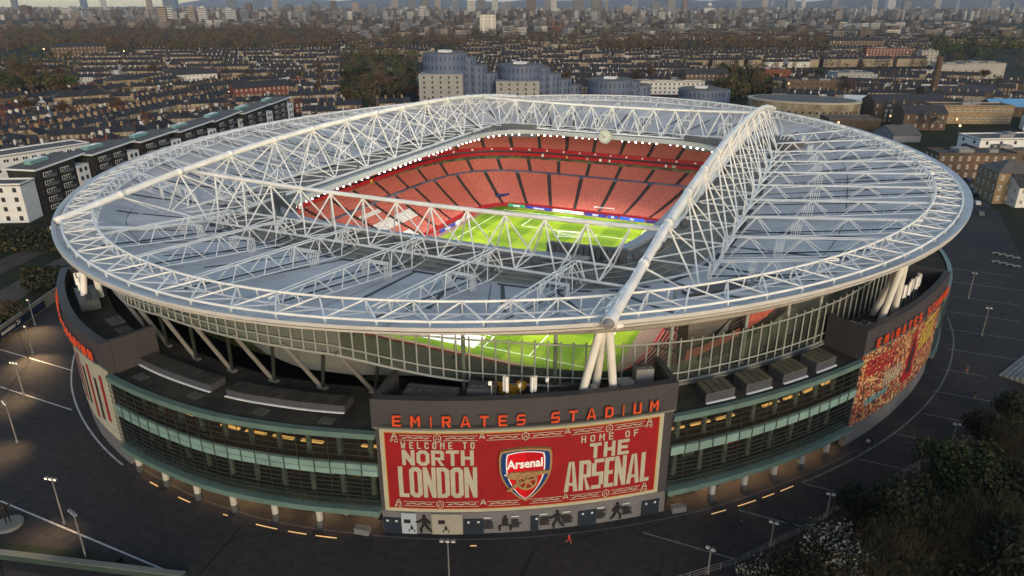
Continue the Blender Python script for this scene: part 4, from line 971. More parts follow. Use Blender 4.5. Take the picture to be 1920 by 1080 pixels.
def house_proto(w, d, e, rg, wm, rm, floors, bays, dormer=False, bay=False, rear=True):
    T = ob('terraced_house', None)
    wb = MB(); P = [(-w/2, -d/2), (w/2, -d/2), (w/2, d/2), (-w/2, d/2)]
    wb.prism(P, -.3, e); wb.add([(-w/2, -d/2, e), (-w/2, d/2, e), (-w/2, 0, rg-.15), (w/2, -d/2, e), (w/2, d/2, e), (w/2, 0, rg-.15)], [(0, 2, 1), (3, 4, 5)])
    if rear: wb.box((w*.2, d/2+2., e*.36), (w*.5, 4., e*.72))
    wb.build('wall', wm, T)
    rf = MB(); o = .3
    for s in (-1, 1): rf.add([(-w/2, s*(d/2+o), e-.12), (w/2, s*(d/2+o), e-.12), (w/2, 0, rg), (-w/2, 0, rg), (-w/2, s*(d/2+o), e+.1), (w/2, s*(d/2+o), e+.1), (w/2, 0, rg+.2), (-w/2, 0, rg+.2)], [(0, 1, 2, 3), (4, 5, 6, 7), (0, 1, 5, 4), (0, 3, 7, 4), (1, 2, 6, 5)])
    rf.build('roof', rm, T)
    if rear: MB().box((w*.2, d/2+2., e*.72+.1), (w*.55, 4.2, .25)).build('rear_roof', rm, T)
    ch = MB().box((w/2-.2, 0, rg+.6), (.9, 1.8, 2.6)); C_ = ch.build('chimney', wm, T)
    for q in (-.6, -.2, .2, .6): MB().tube((w/2-.2, q, rg+1.9), (w/2-.2, q, rg+2.5), .16, 5).build('chimney_pot', pot, C_)
    fh = e/floors
    for f in range(floors):
        for b in range(bays):
            x = (b+.5-bays/2)*w/bays
            ob('window', WIN if R1.random() > .05 else WIN_LIT, T, loc=(x, -d/2-.04, fh*(f+.55)))
            if rear and (b == 0 or f > 0): ob('window', WIN_S, T, M=Matrix.Translation((x, d/2+.04, fh*(f+.55)))@Matrix.Rotation(math.pi, 4, 'Z'))
    if dormer:
        D = MB().box((0, -d*.22, e+(rg-e)*.55), (2.3, 2.2, 1.5)).build('dormer', rm, T); ob('dormer_window', WIN_W, D, loc=(0, -d*.22-1.12, e+(rg-e)*.55), M=None)
    return T
PROTO = [house_proto(5.4, 9, 6.6, 9.4, brickA, slate, 2, 2), house_proto(5.4, 9, 6.8, 9.6, brickB, slate, 2, 2, True), house_proto(5.8, 10, 9.4, 12.2, brickB, slate, 3, 2), house_proto(5.6, 9.5, 9.2, 12., brickA, slate, 3, 2, True), house_proto(5.4, 9, 6.6, 9.4, render_w, slate, 2, 2), house_proto(5.6, 9, 6.8, 9.6, brickC, tile_r, 2, 2)]
PUSED = set()
BAN = [(0, 0, 155)]                 # no-build circles (x, y, r)
def free(x, y, r=5):
    return all((x-a)**2+(y-b)**2 > (q+r)**2 for a, b, q in BAN)
def zoned(x, y): return x > -1e9
# ------------------------------------------------------------------ individual larger buildings
def wall_windows(T, w, d, h, floors, bays, me, sides='fblr', z0=0., dbays=None):
    fh = (h-z0)/floors; dbays = dbays or max(1, int(d/(w/bays)))
    for f in range(floors):
        z = z0+fh*(f+.55)
        for s in sides:
            n = bays if s in 'fb' else dbays; L = w if s in 'fb' else d
            for b in range(n):
                q = (b+.5-n/2)*L/n
                m = {'f': Matrix.Translation((q, -d/2-.03, z)), 'b': Matrix.Translation((-q, d/2+.03, z))@Matrix.Rotation(math.pi, 4, 'Z'), 'r': Matrix.Translation((w/2+.03, q, z))@Matrix.Rotation(math.pi/2, 4, 'Z'), 'l': Matrix.Translation((-w/2-.03, -q, z))@Matrix.Rotation(-math.pi/2, 4, 'Z')}[s]
                ob('window', me if R1.random() > .04 else WIN_LIT, T, M=m)
def block(name, lab, cat, x, y, rz, w, d, h, wm, rm, floors=0, bays=0, me=WIN, sides='fr', roof='flat', rg=3., group=None, parapet=True, extras=0):
    T = thing(name, lab, cat, (x, y, -.3), rz, group)
    BAN.append((x, y, max(w, d)*.55))
    wb = MB().box((0, 0, h/2), (w, d, h))
    if roof == 'gable': wb.add([(-w/2, -d/2, h), (-w/2, d/2, h), (-w/2, 0, h+rg-.2), (w/2, -d/2, h), (w/2, d/2, h), (w/2, 0, h+rg-.2)], [(0, 2, 1), (3, 4, 5)])
    wb.build('wall', wm, T)
    if roof == 'flat':
        Rf = MB().box((0, 0, h+.1), (w+.5, d+.5, .3)).build('roof', rm, T)
        if parapet:
            for (c, dd) in (((0, -d/2, h+.5), (w+.3, .3, .7)), ((0, d/2, h+.5), (w+.3, .3, .7)), ((-w/2, 0, h+.5), (.3, d-.4, .7)), ((w/2, 0, h+.5), (.3, d-.4, .7))): MB().box(c, dd).build('parapet', wm, T)
        for k in range(extras):
            q = R1.uniform(-.35, .35), R1.uniform(-.3, .3); MB().box((q[0]*w, q[1]*d, h+1.1), (R1.uniform(2, w*.2+2), R1.uniform(2, d*.2+2), 1.8)).build('roof_plant', mat('unit_mid', (.20, .20, .20)), Rf)
    elif roof == 'gable':
        rf = MB()
        for s in (-1, 1): rf.add([(-w/2-.3, s*(d/2+.5), h-.3), (w/2+.3, s*(d/2+.5), h-.3), (w/2+.3, 0, h+rg), (-w/2-.3, 0, h+rg), (-w/2-.3, s*(d/2+.5), h), (w/2+.3, s*(d/2+.5), h), (w/2+.3, 0, h+rg+.3), (-w/2-.3, 0, h+rg+.3)], [(0, 1, 2, 3), (4, 5, 6, 7), (0, 1, 5, 4), (0, 3, 7, 4), (1, 2, 6, 5)])
        rf.build('roof', rm, T)
    elif roof == 'hip':
        k = min(w, d)*.45
        MB().add([(-w/2-.4, -d/2-.4, h), (w/2+.4, -d/2-.4, h), (w/2+.4, d/2+.4, h), (-w/2-.4, d/2+.4, h), (-w/2+k, 0, h+rg), (w/2-k, 0, h+rg)], [(0, 1, 5, 4), (2, 3, 4, 5), (1, 2, 5), (3, 0, 4), (3, 2, 1, 0)]).build('roof', rm, T)
    if floors: wall_windows(T, w, d, h, floors, bays, me, sides)
    return T
# dark apartment row left of the stadium
whiteR = mat('white_cladding', (.62, .63, .63), .7, .08, .3); teal = mat('teal_glass', (.16, .30, .30), .3, .15, .6); felt = mat('grey_felt', (.115, .105, .098), .9, .2, .4)
balc = mat('balcony_rail', (.10, .11, .12), .5)
APX = [((5, 316), (65, 317), (160, 290)), ((118, 288), (172, 288), (255, 266)), ((210, 264), (264, 264), (335, 246)), ((292, 246), (338, 245), (402, 228)), ((358, 225), (403, 226), (455, 210)), ((417, 209), (458, 211), (508, 197)), ((470, 194), (510, 193), (547, 183))]
ords = ['nearest', 'second', 'third', 'fourth', 'fifth', 'sixth', 'farthest']
for k, (pc, pn, pb) in enumerate(APX):
    N_, B, C_ = at(*pn, 17), at(*pb, 17), at(*pc, 17); d = Vector((B.x-N_.x, B.y-N_.y)); L = d.length; ang = math.atan2(d.y, d.x); H = 17.3
    cl_ = Matrix.Rotation(-ang, 2)@Vector((C_.x-N_.x, C_.y-N_.y)); kx, D = cl_.x, cl_.y; D = max(9, min(18, D)); kx = max(-8, min(8, kx*D/cl_.y))
    T = thing('apartment_block', 'dark brick apartment block with sloping roof, %s of seven in the left row' % ords[k], 'apartment block', (N_.x, N_.y, -.3), ang, 'dark apartment blocks')
    BAN.append(((N_.x+B.x)/2-4, (N_.y+B.y)/2-2, 19))
    Lb = L-5.5; sh_ = lambda x, y: (x+kx*y/D, y)
    MB().prism([sh_(.8, .8), sh_(Lb, .8), sh_(Lb, D-.6), sh_(.8, D-.6)], 0, H-.75).build('wall', brickD, T)
    Q = [sh_(0, 0), sh_(L, 0), sh_(L, D), sh_(0, D)]; zq = [H-.9, H+.35, H+.6, H-.5]
    rf = MB().add([(*p, z) for p, z in zip(Q, zq)]+[(*p, z+.4) for p, z in zip(Q, zq)], [(3, 2, 1, 0), (4, 5, 6, 7), (0, 1, 5, 4), (1, 2, 6, 5), (2, 3, 7, 6), (3, 0, 4, 7)]).build('roof', felt, T)
    for i0, i1, off in ((0, 1, (0, -.06)), (3, 0, (-.06, 0))):
        P = [(Q[i0][0]+off[0], Q[i0][1]+off[1]), (Q[i1][0]+off[0], Q[i1][1]+off[1])]
        MB().add([(*P[0], zq[i0]-.05), (*P[1], zq[i1]-.05), (*P[1], zq[i1]+.5), (*P[0], zq[i0]+.5), (P[0][0]-off[0]*9, P[0][1]-off[1]*9, zq[i0]+.5), (P[1][0]-off[0]*9, P[1][1]-off[1]*9, zq[i1]+.5)], [(0, 1, 2, 3), (3, 2, 5, 4)]).build('roof_edge', whiteR, T)
    c_ = sh_(L*.42, D*.66); MB().box((*c_, H+.7), (L*.34, D*.24, 1.5)).build('rooflight', teal, rf); MB().box((c_[0]+1.5, c_[1], H+1.6), (L*.12, D*.16, .4)).build('rooflight_cap', whiteR, rf)
    wi = MB().prism([sh_(Lb, .3), sh_(L+1, .3), sh_(L+1, D-1), sh_(Lb, D-1)], 0, H-3.4).build('white_infill', whiteR, T)
    for f in range(4):
        for q in (1.6, 4.4): ob('window', WIN_D, wi, loc=(Lb+q, .26, 2.2+f*3.3))
    for f in range(5):
        z = 1.9+f*3.05
        for x in (Lb*.30, Lb*.72):
            ob('balcony_window', WIN_W, T, loc=(x-1.1, .76, z+.1)); ob('balcony_window', WIN_W, T, loc=(x+1.2, .76, z+.1))
            if f: bb = MB().box((x, 0, z-.95), (5, 1.5, .18)).build('balcony', balc, T); MB().box((x, -.72, z-.4), (5, .06, .9)).build('balustrade', balc, bb)
        for x in (Lb*.1, Lb*.5): ob('window', WIN_D, T, loc=(x, .76, z))
        for y in (D*.25, D*.7): ob('window', WIN_D, T, M=Matrix.Translation((sh_(.76, y)[0], y, z))@Matrix.Rotation(-math.pi/2, 4, 'Z'))
a0 = at(45, 418)
b_ = block('white_building', 'white rendered flats with square windows at the left frame edge', 'building', a0.x-9, a0.y+1, rad(-62), 9, 18, 13.5, whiteR, felt, 4, 2, WIN_D, 'fr'); a1 = at(60, 285, 12)
block('white_building', 'long white low building with ribbon windows behind nearest dark block', 'building', a1.x-8, a1.y-4, rad(82), 60, 14, 12, whiteR, felt, 3, 16, WIN_W, 'fl')
# blue stepped towers
blue = mat('blue_cladding', (.095, .125, .20), .5, .12, .3); beige = mat('beige_panel', (.30, .29, .27), .8, .12, .3)
def blue_tower(xc, yb, topy, wpx, lab, steps=4, grey=True):
    P = at(xc, yb); D = depth(P); r = wpx/2/1328*D; h = (yb-topy)/1328*D*1.05
    T = thing('round_tower', lab, 'apartment tower', (P.x, P.y, -.3), -YAW*0, 'blue stepped apartment towers'); BAN.append((P.x, P.y, r*2.6))
    MB().tube((0, 0, 0), (0, 0, h), r, 32).build('drum', blue, T, smooth=False)
    MB().tube((0, 0, h), (0, 0, h+.5), r*1.01, 32, r*.96).build('roof', felt, T)
    MB().box((0, 0, h+1.2), (r*.5, r*.4, 1.8)).build('roof_plant', whiteR, T)
    for k in range(16):
        a = -math.pi/2-1.5+k*.2
        for f in range(max(1, int(h/6.5))):
            z = h-3.2-f*6.2
            if z > 2: ob('window', WIN_T, T, M=Matrix.Translation((math.cos(a)*(r+.02), math.sin(a)*(r+.02), z))@Matrix.Rotation(a+math.pi/2, 4, 'Z'))
    for s in range(steps):
        off = r*(.75+.55*s); q = Vector((_R.x, _R.y))*off+Vector((_F.x, _F.y)).normalized()*off*.25; rr_s = r*.62*(1-.08*s); hs_ = h*(.92-.15*s)
        st = MB().tube((q.x, q.y, 0), (q.x, q.y, hs_), rr_s, 20).build('step_drum', blue, T)
        MB().tube((q.x, q.y, hs_), (q.x, q.y, hs_+.3), rr_s*1.01, 20).build('step_roof', felt, T)
        for k in range(5):
            a = math.atan2(-_F.y, -_F.x)-.9+k*.42
            for f in range(int(hs_/5)):
                z = hs_-3-f*5
                if z > 2: ob('window', WIN_T, st, M=Matrix.Translation((q.x+math.cos(a)*(rr_s+.02), q.y+math.sin(a)*(rr_s+.02), z))@Matrix.Rotation(a+math.pi/2, 4, 'Z'))
    if grey:
        g = -Vector((_F.x, _F.y)).normalized()*r*.75-Vector((_R.x, _R.y))*r*.12; hg = h*.66
        gm_ = MB().box((g.x, g.y, hg/2), (r*1.9, r*1.1, hg), -YAW).build('grey_wing', beige, T)
        for f in range(int(hg/3.4)):
            for b in range(5):
                qq = Matrix.Rotation(-YAW, 4, 'Z')@Vector(((b-2)*r*.36, -r*.55-.05, 0)); ob('window', WIN_D, gm_, M=Matrix.Translation((g.x+qq.x, g.y+qq.y, hg-2.2-f*3.4))@Matrix.Rotation(-YAW, 4, 'Z'))
blue_tower(838, 200, 108, 82, 'tallest blue round tower with grey lower wing, left of the blue group'); blue_tower(975, 196, 127, 82, 'second tallest blue round tower with beige lower wing'); blue_tower(1142, 196, 152, 84, 'low blue drum building behind the far roof rim', 2, False); blue_tower(1312, 197, 168, 82, 'lowest blue drum building, right of the group', 1, False)
# right hand side: chimney, halls, schools, terraces
def P8(x, y, z=0): q = at(x, y, z); return q.x, q.y
cx, cy_ = P8(1745, 192)
T = thing('brick_chimney', 'tall brown brick factory chimney behind the right roof edge', 'chimney', (cx, cy_, -.3)); BAN.append((cx, cy_, 12))
MB().tube((0, 0, 0), (0, 0, 33), 3.0, 16, 2.1).build('shaft', mat('chimney_brick', (.085, .058, .040), .9, .25, .5), T); MB().tube((0, 0, 33), (0, 0, 34.6), 2.5, 16, 2.5).build('cap', brickA, T)
def blk(px_, py_, *a, **k):
    x, y = P8(px_, py_); return block(*a[:3], x, y, a[3], *a[4:], **k)
ov = P8(1500, 222)
T = thing('oval_hall', 'cream oval hall with stained stone drum under repair behind roof rim', 'hall', (ov[0], ov[1]+8, -.3)); BAN.append((ov[0], ov[1]+8, 44))
stone = mat('stained_stone', (.26, .23, .16), .85, .3, .2, second=(.16, .13, .09), sscale=.15)
wl = MB(); wl.prism([(36*math.cos(a*math.pi/24), 22*math.sin(a*math.pi/24)) for a in range(48)], 0, 11.5); wl.build('wall', stone, T)
MB().prism([(36.4*math.cos(a*math.pi/24), 22.4*math.sin(a*math.pi/24)) for a in range(48)], 11.5, 12.4).build('cornice', mat('pale_stone', (.38, .35, .28), .8, .15), T); MB().prism([(33*math.cos(a*math.pi/24), 19*math.sin(a*math.pi/24)) for a in range(48)], 12.4, 12.6).build('roof', felt, T)
for k in range(22):
    a = math.pi+.3+k*.12; ob('window', WIN_D, T, M=Matrix.Translation((36.1*math.cos(a), 22.1*math.sin(a), 6))@Matrix.Rotation(math.atan2(math.sin(a)/22, math.cos(a)/36)+math.pi/2, 4, 'Z'))
blk(1590, 245, 'brick_rotunda', 'low curved brown wing right of the oval hall', 'building', .35, 30, 16, 8, brickA, flatroof, 2, 8, WIN_D, 'f')
tent = mat('marquee_white', (.60, .60, .58), .7, .06)
blk(1625, 205, 'marquee', 'white pitched marquee roof beyond the oval hall', 'marquee', .15, 34, 22, 5, tent, tent, roof='gable', rg=5)
G = [(1450, 155, 'brick_warehouse', 'red brick warehouse with grey parapet roof', 24, 18, 13, brickC, flatroof, 3, 6, WIN_D, 'fr', 'flat'),
 (1520, 178, 'brick_school', 'long weathered brick range with tall dark windows', 46, 14, 12, brickA, felt, 3, 12, WIN_D, 'f', 'flat'),
 (1590, 160, 'office_block', 'pale grey office with stepped flat roofs', 34, 20, 12, mat('pale_office', (.30, .30, .30), .8, .12), felt, 3, 9, WIN_W, 'f', 'flat'),
 (1660, 118, 'flat_block', 'six storey slab flats with white balconies and pale bands', 58, 12, 18, brickC, felt, 6, 14, WIN_W, 'f', 'flat'),
 (1735, 122, 'flat_block', 'grey gable-end flats beside the white balconied slab', 20, 12, 17, beige, felt, 5, 4, WIN_D, 'f', 'flat'),
 (1690, 215, 'brick_hall', 'brown brick hall with long dark pitched roof', 50, 18, 10, brickA, slate, 2, 10, WIN, 'f', 'gable'),
 (1790, 190, 'brick_hall', 'dark pitched hall beside the factory chimney', 60, 22, 8, brickA, slate, 1, 8, WIN_D, 'f', 'gable'),
 (1810, 228, 'brick_school', 'brown brick school with rows of white windows', 48, 16, 11, brickB, flatroof, 2, 12, WIN_W, 'f', 'flat'),
 (1720, 240, 'brick_school', 'brown gabled school wing below the dark hall', 26, 14, 10, brickA, slate, 2, 5, WIN, 'f', 'gable'),
 (1830, 145, 'concrete_block', 'windowless pale concrete block on the right skyline', 40, 26, 15, beige, felt, 0, 0, WIN, 'f', 'flat'),
 (1775, 145, 'concrete_block', 'second pale concrete block left of its larger neighbour', 26, 22, 14, beige, felt, 0, 0, WIN, 'f', 'flat'),
 (1730, 150, 'white_villa', 'white flat roofed villa left of the chimney top', 22, 12, 9, render_w, felt, 2, 4, WIN_D, 'f', 'flat'),
 (1640, 150, 'white_terrace', 'curved white low terrace with dark roof', 36, 10, 7, render_w, slate, 1, 8, WIN, 'f', 'gable'),
 (1900, 292, 'white_office', 'modern white office with ribbon windows at the right edge', 52, 16, 10, whiteR, felt, 3, 7, WIN_D, 'fl', 'flat'),
 (1900, 215, 'depot', 'low depot with bright blue sawtooth roof at right edge', 44, 18, 7, brickA, mat('blue_roof', (.12, .30, .50), .6, .15), 0, 0, WIN, 'f', 'gable'),
 (1810, 330, 'shop_terrace', 'dark brown shop terrace below the white office', 34, 12, 11, brickA, flatroof, 3, 9, WIN, 'fl', 'flat'),
 (1880, 372, 'corner_pub', 'yellow brick corner pub with white ground floor and parapet', 16, 15, 12, brickB, felt, 3, 5, WIN, 'fl', 'hip'),
 (1925, 380, 'shop_terrace', 'white fronted shops at the right frame edge', 18, 12, 8, render_w, slate, 2, 5, WIN, 'fl', 'gable'),
 (1880, 300, 'garage', 'low flat garage roof between white office and pub', 30, 20, 6, brickA, felt, 1, 6, WIN_D, 'f', 'flat'),
 (1680, 260, 'arched_shed', 'grey arched shed behind the right rim', 16, 20, 4, mat('shed_grey', (.20, .20, .21), .7, .15), felt, 0, 0, WIN, 'f', 'gable'),
 (1240, 175, 'flat_block', 'long low flats with white access balconies behind blue drums', 70, 11, 10, render_w, felt, 3, 18, WIN_D, 'f', 'flat'),
 (1320, 162, 'stone_terrace', 'dark stone terrace with white arched dormers', 40, 12, 12, brickA, slate, 3, 10, WIN, 'f', 'gable'),
 (910, 66, 'tower_block', 'white tower block with stacked balconies rising from brown trees', 0, 0, 0, None, None, 0, 0, None, '', ''),
 (150, 105, 'brick_school', 'large dark roofed brick school at upper left', 70, 24, 14, brickA, slate, 3, 14, WIN, 'fr', 'hip'),
 (255, 110, 'white_hall', 'white flat hall beside street lamps at upper left', 34, 14, 6, render_w, felt, 0, 0, WIN, 'f', 'flat'),
 (140, 215, 'villa', 'yellow brick four storey villa among the left terraces', 20, 13, 13, brickB, slate, 4, 4, WIN, 'fr', 'hip'),
 (185, 208, 'villa', 'brown brick villa beside its yellow neighbour at left', 18, 13, 12, brickB, slate, 3, 4, WIN, 'fr', 'hip'),
 (235, 178, 'villa', 'wide brown brick villa with dark side windows', 26, 18, 13, brickB, slate, 3, 5, WIN_D, 'fr', 'hip'),
 (490, 190, 'red_terrace', 'red brick mansion terrace behind the farthest dark blocks', 44, 13, 12, brickC, slate, 3, 12, WIN, 'fr', 'gable'),
 (745, 165, 'brick_church', 'low tiled hall among trees left of the blue towers', 24, 14, 6, brickB, tile_r, 1, 4, WIN, 'f', 'gable'),
 (360, 158, 'white_terrace', 'white stuccoed terrace with gabled dormers', 46, 11, 10, render_w, slate, 3, 12, WIN, 'fr', 'gable'),
 (1700, 75, 'cream_terrace', 'long cream terrace on the far right ridge', 60, 12, 12, render_w, slate, 3, 14, WIN, 'f', 'flat'),
 (1600, 95, 'mansion_block', 'brown mansion block with dark mansard roofs at right', 90, 16, 16, brickA, slate, 4, 18, WIN, 'f', 'hip')]
for g in G:
    px_, py_, nm, lab, w, d, h, wm, rm, fl_, by_, me, sd_, rf_ = g
    if nm == 'tower_block': continue
    blk(px_, py_, nm, lab, {'villa': 'house', 'corner_pub': 'pub'}.get(nm, 'building'), -YAW+R1.uniform(-.12, .12) if px_ > 600 else R1.uniform(.9, 1.1), w, d, h, wm, rm, floors=fl_, bays=by_, me=me, sides=sd_, roof=rf_, rg=4., extras=3 if rf_ == 'flat' else 0)
x, y = P8(915, 62)
TB = thing('tower_block', 'white tower block with stacked balcony bands rising from brown trees', 'tower block', (x, y, -.3), -YAW); BAN.append((x, y, 40))
D = depth((x, y, 0)); hh = 32/1328*D*1.02; ww = 30/1328*D
MB().box((0, 0, hh/2), (ww, ww*.6, hh)).build('wall', mat('tower_cream', (.34, .31, .26), .8, .1), TB)
nf = 14
for f in range(nf): MB().box((0, -ww*.3-.6, hh*(f+.35)/nf), (ww*.98, 1.4, hh/nf*.45)).build('balcony_band', render_w, TB)
for q in (-.25, .25): MB().box((q*ww, -ww*.3-.4, hh/2), (ww*.06, 2.4, hh)).build('pier', whiteR, TB)
# ------------------------------------------------------------------ terraced streets
spots = []
dA = Vector((-.26, .966)); pA = Vector((-.966, -.26))
for k in range(10):
    st = Vector((-222, -52))+pA*(16+k*36); 
    s = -60
    while s < 420:
        q = st+dA*s; s += 5.5
        if k > 5 and s > 260: continue
        if 118 < s < 130 or 250 < s < 262: continue
        spots.append((q.x, q.y, math.atan2(dA.y, dA.x)+(0 if k % 2 else math.pi), k))
vF = Vector((_F.x, _F.y)).normalized(); vR = Vector((_R.x, _R.y)); c0 = Vector((CAM.x, CAM.y))
for zi, (d0, d1, l0, l1, tilt, sp) in enumerate(((430, 760, -330, -60, .35, 44), (640, 980, -60, 210, -.12, 42), (560, 860, 210, 480, -.35, 46), (760, 1180, -560, -120, .12, 50), (870, 1250, 210, 640, .1, 52), (980, 1500, -80, 240, .25, 55), (1180, 1900, -900, -250, -.1, 66), (1250, 2100, 100, 1100, -.15, 66))):
    rr3 = random.Random(zi+40); dd = d0; kk = 0
    while dd < d1:
        s = l0
        while s < l1:
            dv = (vR*math.cos(tilt)+vF*math.sin(tilt)); q = c0+vF*dd+dv*s; s += 5.6
            if (s*.021+kk*.37) % 1 < .14: continue
            spots.append((q.x, q.y, math.atan2(dv.y, dv.x)+(0 if kk % 2 == 0 else math.pi), 20+zi))
        dd += sp*(1 if kk % 2 else .62); kk += 1
WOOD = [(300, 1350, 0)]
def in_wood(px_, py_):      # belts where the photograph shows tree masses
    if 55 < py_ < 97 and px_ < 640: return True
    if 60 < py_ < 92 and 640 < px_ < 1120: return (px_*.01+py_*.13) % 1 < .75
    if 72 < py_ < 100 and 1120 < px_ < 1560: return True
    if 80 < py_ < 120 and px_ > 1740: return True
    if 100 < py_ < 200 and 640 < px_ < 780: return True
    if 140 < py_ < 185 and 1340 < px_ < 1450: return True
    return False
ok = []
for x, y, a, k in spots:
    px_, py_ = pix((x, y, 4))
    if -60 < px_ < 1980 and -20 < py_ < 420 and free(x, y) and not in_wood(px_, py_): ok.append((depth((x, y, 0)), x, y, a, k))
ok.sort()
HN = 280
HL = {}; HOBJ = {}
far_h = []
for i, (dp, x, y, a, k) in enumerate(ok):
    h = random.Random(int(x*13+y*7))
    seg = int((x*.6+y)*.016); fam = random.Random(seg*31+int(k)*7+int(a*10)).random()
    j = h.choice((0, 0, 1, 1, 4, 4)) if fam < .35 else h.choice((2, 2, 3)) if fam < .82 else h.choice((5, 0, 4))
    if i < HN:
        nm_ = ('brown', 'yellow brick dormered', 'tall yellow brick', 'tall brown dormered', 'white rendered', 'red brick')[j]
        px_, py_ = pix((x, y, 4)); reg = 'behind the dark apartment row' if k < 20 else {20: 'left of the blue towers', 21: 'beyond the blue towers', 22: 'beyond the oval hall', 23: 'on upper left streets', 24: 'on upper right streets'}.get(k, 'in distant streets')
        HL.setdefault((nm_, reg), []).append((px_, i)); lab = None
        T = PROTO[j] if j not in PUSED else copy_tree(PROTO[j])
        PUSED.add(j); T.location = (x, y, 0); T.rotation_euler = (0, 0, a); T['category'] = 'house'; HOBJ[i] = (T, nm_, reg)
    else: far_h.append((x, y, a, j))
for i, (T, nm_, reg) in HOBJ.items():
    n_ = sorted(q[1] for q in HL[nm_, reg]).index(i)+1 if 0 else [q[1] for q in sorted(HL[nm_, reg])].index(i)+1
    T['label'] = '%s terraced house %s, number %d from left' % (nm_, reg, n_); T['group'] = 'terraced houses '+reg
for j in range(6):
    if j not in PUSED: PROTO[j].location = (-300+j*8, 420, 0); PROTO[j]['label'] = 'spare terraced house'; PROTO[j]['category'] = 'house'
fm_ = MB(); R3 = random.Random(8)
def gable(mb, x, y, a, w, d, e, rg, wi, ri, wins=2, floors=2):
    R = Matrix.Rotation(a, 3, 'Z'); c = Vector((x, y, -.3)); V = lambda p, q, z: R@Vector((p, q, z))+c
    mb.cur = wi; mb.add([V(-w/2, -d/2, 0), V(w/2, -d/2, 0), V(w/2, d/2, 0), V(-w/2, d/2, 0), V(-w/2, -d/2, e), V(w/2, -d/2, e), V(w/2, d/2, e), V(-w/2, d/2, e), V(-w/2, 0, rg), V(w/2, 0, rg)], [(0, 1, 5, 4), (2, 3, 7, 6), (1, 2, 6, 9, 5), (3, 0, 4, 8, 7)])
    mb.cur = ri; mb.add([V(-w/2, -d/2-.3, e+.02), V(w/2, -d/2-.3, e+.02), V(w/2, 0, rg+.15), V(-w/2, 0, rg+.15), V(-w/2, d/2+.3, e+.02), V(w/2, d/2+.3, e+.02)], [(0, 1, 2, 3), (3, 2, 5, 4)])
    mb.cur = wi; b = MB().box((w/2-.2, 0, rg+.6), (.8, 1.7, 2.2)); mb.add([R@Vector(v)+c for v in b.v], b.f)
    sd = -1 if (R@Vector((0, -1, 0))).dot(_F) < 0 else 1
    for f in range(floors):
        for q in range(wins):
            xx = (q+.5-wins/2)*w/wins; z = e/floors*(f+.55); mb.cur = 5; yy = sd*(d/2+.05)
            mb.add([V(xx-.5, yy, z-.8), V(xx+.5, yy, z-.8), V(xx+.5, yy, z+.8), V(xx-.5, yy, z+.8)], [(0, 1, 2, 3)])
            mb.cur = 6; yy = sd*(d/2+.08); mb.add([V(xx-.34, yy, z-.6), V(xx+.34, yy, z-.6), V(xx+.34, yy, z+.6), V(xx-.34, yy, z+.6)], [(0, 1, 2, 3)])
for x, y, a, j in far_h:
    t3 = j in (2, 3); gable(fm_, x, y, a, 5.5, 9.5, 9.3 if t3 else 6.7, 12.1 if t3 else 9.5, {0: 0, 1: 1, 2: 1, 3: 0, 4: 2, 5: 3}[j], 4, 2, 3 if t3 else 2)
if fm_.f: fm_.build('distant_houses', [brickA, brickB, render_w, brickC, slate, frame_w, pane_d], None, kind='stuff', label='distant terraced houses packed beyond the nearer streets', cat='houses')
# ------------------------------------------------------------------ far city as one mass, with its towers as things
fc = MB(); R4 = random.Random(77)
fcm = [mat('far_beige', (.20, .175, .145), .9, .3, .05), mat('far_grey', (.17, .17, .175), .9, .3, .05), mat('far_brown', (.09, .068, .052), .9, .3, .05), mat('far_white', (.36, .35, .33), .9, .2, .05), mat('far_roof', (.05, .05, .054), .9, .3, .05), mat('far_glass', (.05, .055, .065), .3, .2, .05)]
for k in range(5200):
    dd = 1500*(7.5**R4.random()); s = R4.uniform(-.86, .84)*dd*.80; q = c0+vF*dd+vR*s
    px_, py_ = pix((q.x, q.y, 0))
    if in_wood(px_, py_): continue
    if 0 < py_ < 8: pass
    clump = math.sin(q.x*.004+1.3)*math.sin(q.y*.0031)+math.sin(q.x*.0011+q.y*.0013)
    if clump < -.55 and dd < 3500: continue
    w, d = R4.uniform(9, 30), R4.uniform(9, 22); h = R4.choice((7, 9, 9, 11, 13, 16, 22)) if dd < 3200 else R4.choice((10, 14, 18, 24, 30, 40))
    fc.cur = R4.choice((0, 0, 1, 2, 2, 2, 3)); a = R4.choice((0, .3, -.5, 1.0))
    b = MB().box((q.x, q.y, h/2), (w, d, h), a); fc.add(b.v, b.f); fc.cur = 4; b = MB().box((q.x, q.y, h+.3), (w*.96, d*.96, .6), a); fc.add(b.v, b.f)
    if dd < 5200:   # window bands on the face towards the park
        fl = int(h/3.2); dx = Matrix.Rotation(a, 3, 'Z')
        for f in range(fl):
            fc.cur = 5; b = MB().box((0, 0, 0), (w*.9, .3, 1.2)); off = dx@Vector((0, -d/2-.05, 0)); fc.add([dx@Vector(v)+off+Vector((q.x, q.y, 1.9+f*3.2)) for v in b.v], b.f)
fc.build('far_city', fcm, None, kind='stuff', label='distant low city blocks spreading to the horizon', cat='city')
tw_m = {'b': mat('tower_beige', (.30, .25, .20), .8, .1, .05), 'g': mat('tower_grey', (.16, .17, .19), .6, .1, .05), 'd': mat('tower_dark', (.035, .04, .05), .4, .15, .05), 'w': mat('tower_white', (.48, .47, .45), .8, .1, .05), 'r': mat('tower_brown', (.11, .06, .045), .8, .1, .05), 'l': mat('tower_blue', (.10, .15, .22), .4, .1, .05)}
tw_n = {'b': 'beige', 'g': 'grey', 'd': 'dark', 'w': 'white', 'r': 'brown', 'l': 'blue glass'}
